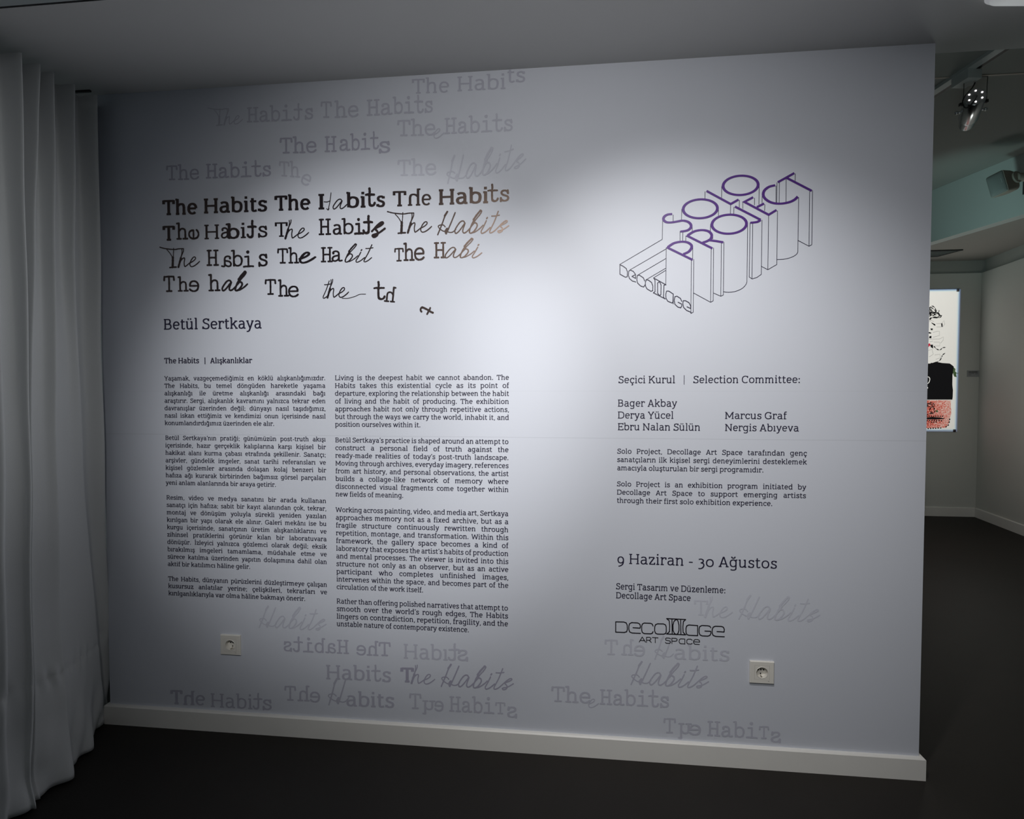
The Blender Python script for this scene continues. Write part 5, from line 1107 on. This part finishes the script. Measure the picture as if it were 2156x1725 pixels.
# ------------------------------------------------------------ spot-framed drawing on the rear wall and its caption
def artwork():
    yw = YB
    root = empty('paper_drawing', (3.9, yw, 0.93)); inv = Matrix.Translation(-root.location)
    tag(root, 'tall brightly lit drawing of a black block on a red base, half hidden', 'artwork')
    def put(o): o.parent = root; o.matrix_parent_inverse = inv; return o
    pr = ART_PAPER; xr0, xr1 = pr[1][0], pr[2][0]
    z0, z1 = pr[2][1], pr[1][1]
    x1 = (xr0+xr1)/2
    put(box('paper', x1-1.05, x1, yw-0.012, yw-0.004, z0, z1, mat('drawing_paper', (0.80, 0.79, 0.76), 0.8, noise=(3, 0.02))))
    def flat(name, polys, m, y, kind=None):
        g = Mesh2()
        for p in polys: g.poly(p)
        return put(g.build(name, m, y))
    black = mat('drawing_black', (0.006, 0.006, 0.007), 0.9, spec=0.1)
    def mirror_close(p, ext): return p
    blk = list(ART_BLOCK); blk[0] = (x1-0.95, blk[0][1]); blk[-1] = (x1-0.95, blk[-1][1])
    flat('black_block', [blk], black, yw-0.0126)['label'] = 'solid black block in the drawing'
    red = list(ART_RED); red[0] = (x1-0.97, red[0][1]); red[-1] = (x1-0.97, red[-1][1])
    m = bpy.data.materials.new('red_crayon'); m.use_nodes = True; nt = m.node_tree; b = nt.nodes['Principled BSDF']; b.inputs['Roughness'].default_value = 0.9
    tc = nt.nodes.new('ShaderNodeTexCoord'); n = nt.nodes.new('ShaderNodeTexNoise'); n.inputs['Scale'].default_value = 130; n.inputs['Detail'].default_value = 6
    nt.links.new(tc.outputs['Object'], n.inputs['Vector']); cr = nt.nodes.new('ShaderNodeValToRGB')
    e = cr.color_ramp.elements; e[0].position = 0.36; e[0].color = (0.16, 0.012, 0.012, 1); e[1].position = 0.68; e[1].color = (0.74, 0.58, 0.52, 1)
    k = cr.color_ramp.elements.new(0.50); k.color = (0.68, 0.09, 0.05, 1)
    sx_ = nt.nodes.new('ShaderNodeSeparateXYZ'); nt.links.new(tc.outputs['Object'], sx_.inputs[0])
    mr = nt.nodes.new('ShaderNodeMapRange'); mr.inputs['From Min'].default_value = x1-0.40; mr.inputs['From Max'].default_value = x1-0.04; mr.inputs['To Min'].default_value = -0.05; mr.inputs['To Max'].default_value = 0.14
    nt.links.new(sx_.outputs['X'], mr.inputs['Value'])
    ad = nt.nodes.new('ShaderNodeMath'); ad.operation = 'ADD'; nt.links.new(n.outputs['Fac'], ad.inputs[0]); nt.links.new(mr.outputs['Result'], ad.inputs[1])
    nt.links.new(ad.outputs[0], cr.inputs['Fac']); nt.links.new(cr.outputs['Color'], b.inputs['Base Color'])
    flat('red_base', [red], m, yw-0.0123)['label'] = 'red scribbled base of the drawing'
    flat('green_tufts', ART_GREEN, mat('drawing_green', (0.05, 0.09, 0.03), 0.9), yw-0.0130)
    flat('scarlet_patch', ART_SCARLET, mat('drawing_scarlet', (0.55, 0.02, 0.05), 0.9), yw-0.0130)
    g = Mesh2()
    for p in ART_DARK: g.poly(p)
    for p in ART_LINES:
        q = catmull(p, 6); g.strip(q, [0.011*(0.6+0.4*math.sin(i)) for i in range(len(q))])
    for p in ART_DASH:
        a, b_ = p[0], p[-1]; l = math.hypot(b_[0]-a[0], b_[1]-a[1]); n_ = max(2, int(l/0.022))
        for i in range(n_):
            t0, t1 = i/n_, (i+0.55)/n_
            g.strip([(a[0]+(b_[0]-a[0])*t, a[1]+(b_[1]-a[1])*t) for t in (t0, t1)], [0.012, 0.012])
    rr = random.Random(11)
    kx, kz = ART_LINES[0][1]
    for _ in range(16):                                          # tangled knot of curls
        c0x, c0z, r0, a0 = kx+rr.uniform(-0.10, 0.045), kz-rr.uniform(0.01, 0.10), rr.uniform(0.012, 0.034), rr.uniform(0, 6.28)
        q = [(c0x+r0*math.cos(a0+t*0.5)*1.2, c0z+r0*math.sin(a0+t*0.5)) for t in range(9)]
        g.strip(q, [0.006]*9)
    for _ in range(10):                                          # scribbles on the red base
        c0x, c0z, r0, a0 = kx+rr.uniform(-0.12, 0.03), ART_RED[0][1]-rr.uniform(0.03, 0.11), rr.uniform(0.012, 0.03), rr.uniform(0, 6.28)
        q = [(c0x+r0*math.cos(a0+t*0.5)*1.3, c0z+r0*math.sin(a0+t*0.5)) for t in range(8)]
        g.strip(q, [0.008*(1+0.5*math.sin(t)) for t in range(8)])
    put(g.build('dark_marks', black, yw-0.0134))['label'] = 'black curls, boxes and dashes'
    g = Mesh2()
    for p in ART_THIN: g.strip(p, [0.0028]*len(p))
    put(g.build('fine_lines', mat('drawing_grey', (0.25, 0.25, 0.25), 0.9), yw-0.0132))['label'] = 'thin grey outlines of open boxes'
    g = Mesh2()
    for p in ART_LOOP:
        q = catmull(p, 6); g.strip(q, [0.008]*len(q))
    put(g.build('white_loop', mat('drawing_white', (0.8, 0.8, 0.78), 0.9), yw-0.0138))
    clip = mat('clip_brown', (0.05, 0.03, 0.025), 0.5)
    for z in (z1-0.012, z0+0.016):
        put(box('corner_clip', x1-0.045, x1-0.018, yw-0.020, yw-0.0122, z-0.016, z+0.014, clip, bevel=0.003))
    # framing projector on the gallery ceiling: lights just the sheet, with a soft bluish rim
    cx_, cz_ = x1-0.525, (z0+z1)/2; lp = Vector((2.6, 1.2, 3.05)); tg = Vector((cx_, yw, cz_))
    d = bpy.data.lights.new('framing_projector', 'SPOT'); d.energy = 430; d.spot_size = R(84); d.spot_blend = 0.1; d.shadow_soft_size = 0.012
    o = bpy.data.objects.new('framing_projector', d); COL.objects.link(o); o.location = lp
    # aim straight at the wall so that its shutters stay rectangular
    o.rotation_euler = (R(90), 0, 0)
    d.use_nodes = True; nt = d.node_tree; em = nt.nodes['Emission']
    tcn = nt.nodes.new('ShaderNodeTexCoord'); sp = nt.nodes.new('ShaderNodeSeparateXYZ'); nt.links.new(tcn.outputs['Normal'], sp.inputs[0])
    def mth(op, a, b=None):
        q = nt.nodes.new('ShaderNodeMath'); q.operation = op
        for i, v in enumerate((a, b)):
            if v is None: continue
            if isinstance(v, (int, float)): q.inputs[i].default_value = v
            else: nt.links.new(v, q.inputs[i])
        return q.outputs[0]
    az = mth('ABSOLUTE', sp.outputs['Z'])
    sx, sy = mth('DIVIDE', sp.outputs['X'], az), mth('DIVIDE', sp.outputs['Y'], az)
    D_ = yw-1.2
    hx_, hz_ = 0.525/D_, (z1-z0)/2/D_
    ux = mth('ABSOLUTE', mth('SUBTRACT', sx, (cx_-lp.x)/D_)); uy = mth('ABSOLUTE', mth('SUBTRACT', sy, (cz_-lp.z)/D_))
    comb = nt.nodes.new('ShaderNodeCombineColor')
    def soft(u, half, w_):                                       # shutter edge with the lens's slight colour fringe
        q = nt.nodes.new('ShaderNodeMapRange'); q.interpolation_type = 'SMOOTHSTEP'
        q.inputs['From Min'].default_value = half-0.0002; q.inputs['From Max'].default_value = half-0.0002-w_
        nt.links.new(u, q.inputs['Value']); return q.outputs['Result']
    for i, w_ in enumerate((0.0085, 0.0060, 0.0030)):
        mk = mth('MULTIPLY', soft(ux, hx_, w_), soft(uy, hz_, w_))
        nt.links.new(mth('MULTIPLY', mk, (1.0, 0.99, 0.95)[i]), comb.inputs[i])
    nt.links.new(comb.outputs[0], em.inputs['Color'])
    # caption card
    lab = empty('caption_card', (4.257, yw, 1.553)); tag(lab, 'small grey caption card to the right of the lit drawing', 'caption')
    iv = Matrix.Translation(-lab.location)
    c = box('card', 4.192, 4.322, yw-0.006, yw, 1.519, 1.588, mat('card_grey', (0.36, 0.37, 0.38), 0.5), bevel=0.001); c.parent = lab; c.matrix_parent_inverse = iv
    g = Mesh2()
    for (u0, u1, z, t) in ((4.206, 4.296, 1.571, 0.011), (4.206, 4.262, 1.556, 0.005), (4.270, 4.300, 1.553, 0.005), (4.206, 4.230, 1.541, 0.004)):
        k = u0; rr = random.Random(int(z*1000))
        while k < u1:
            w_ = rr.uniform(0.005, 0.012); g.strip([(k, z), (min(k+w_, u1), z)], [t, t]); k += w_+0.002
    c = g.build('caption_text', mat('card_ink', (0.03, 0.03, 0.03), 0.6), yw-0.0064); c.parent = lab; c.matrix_parent_inverse = iv
artwork()
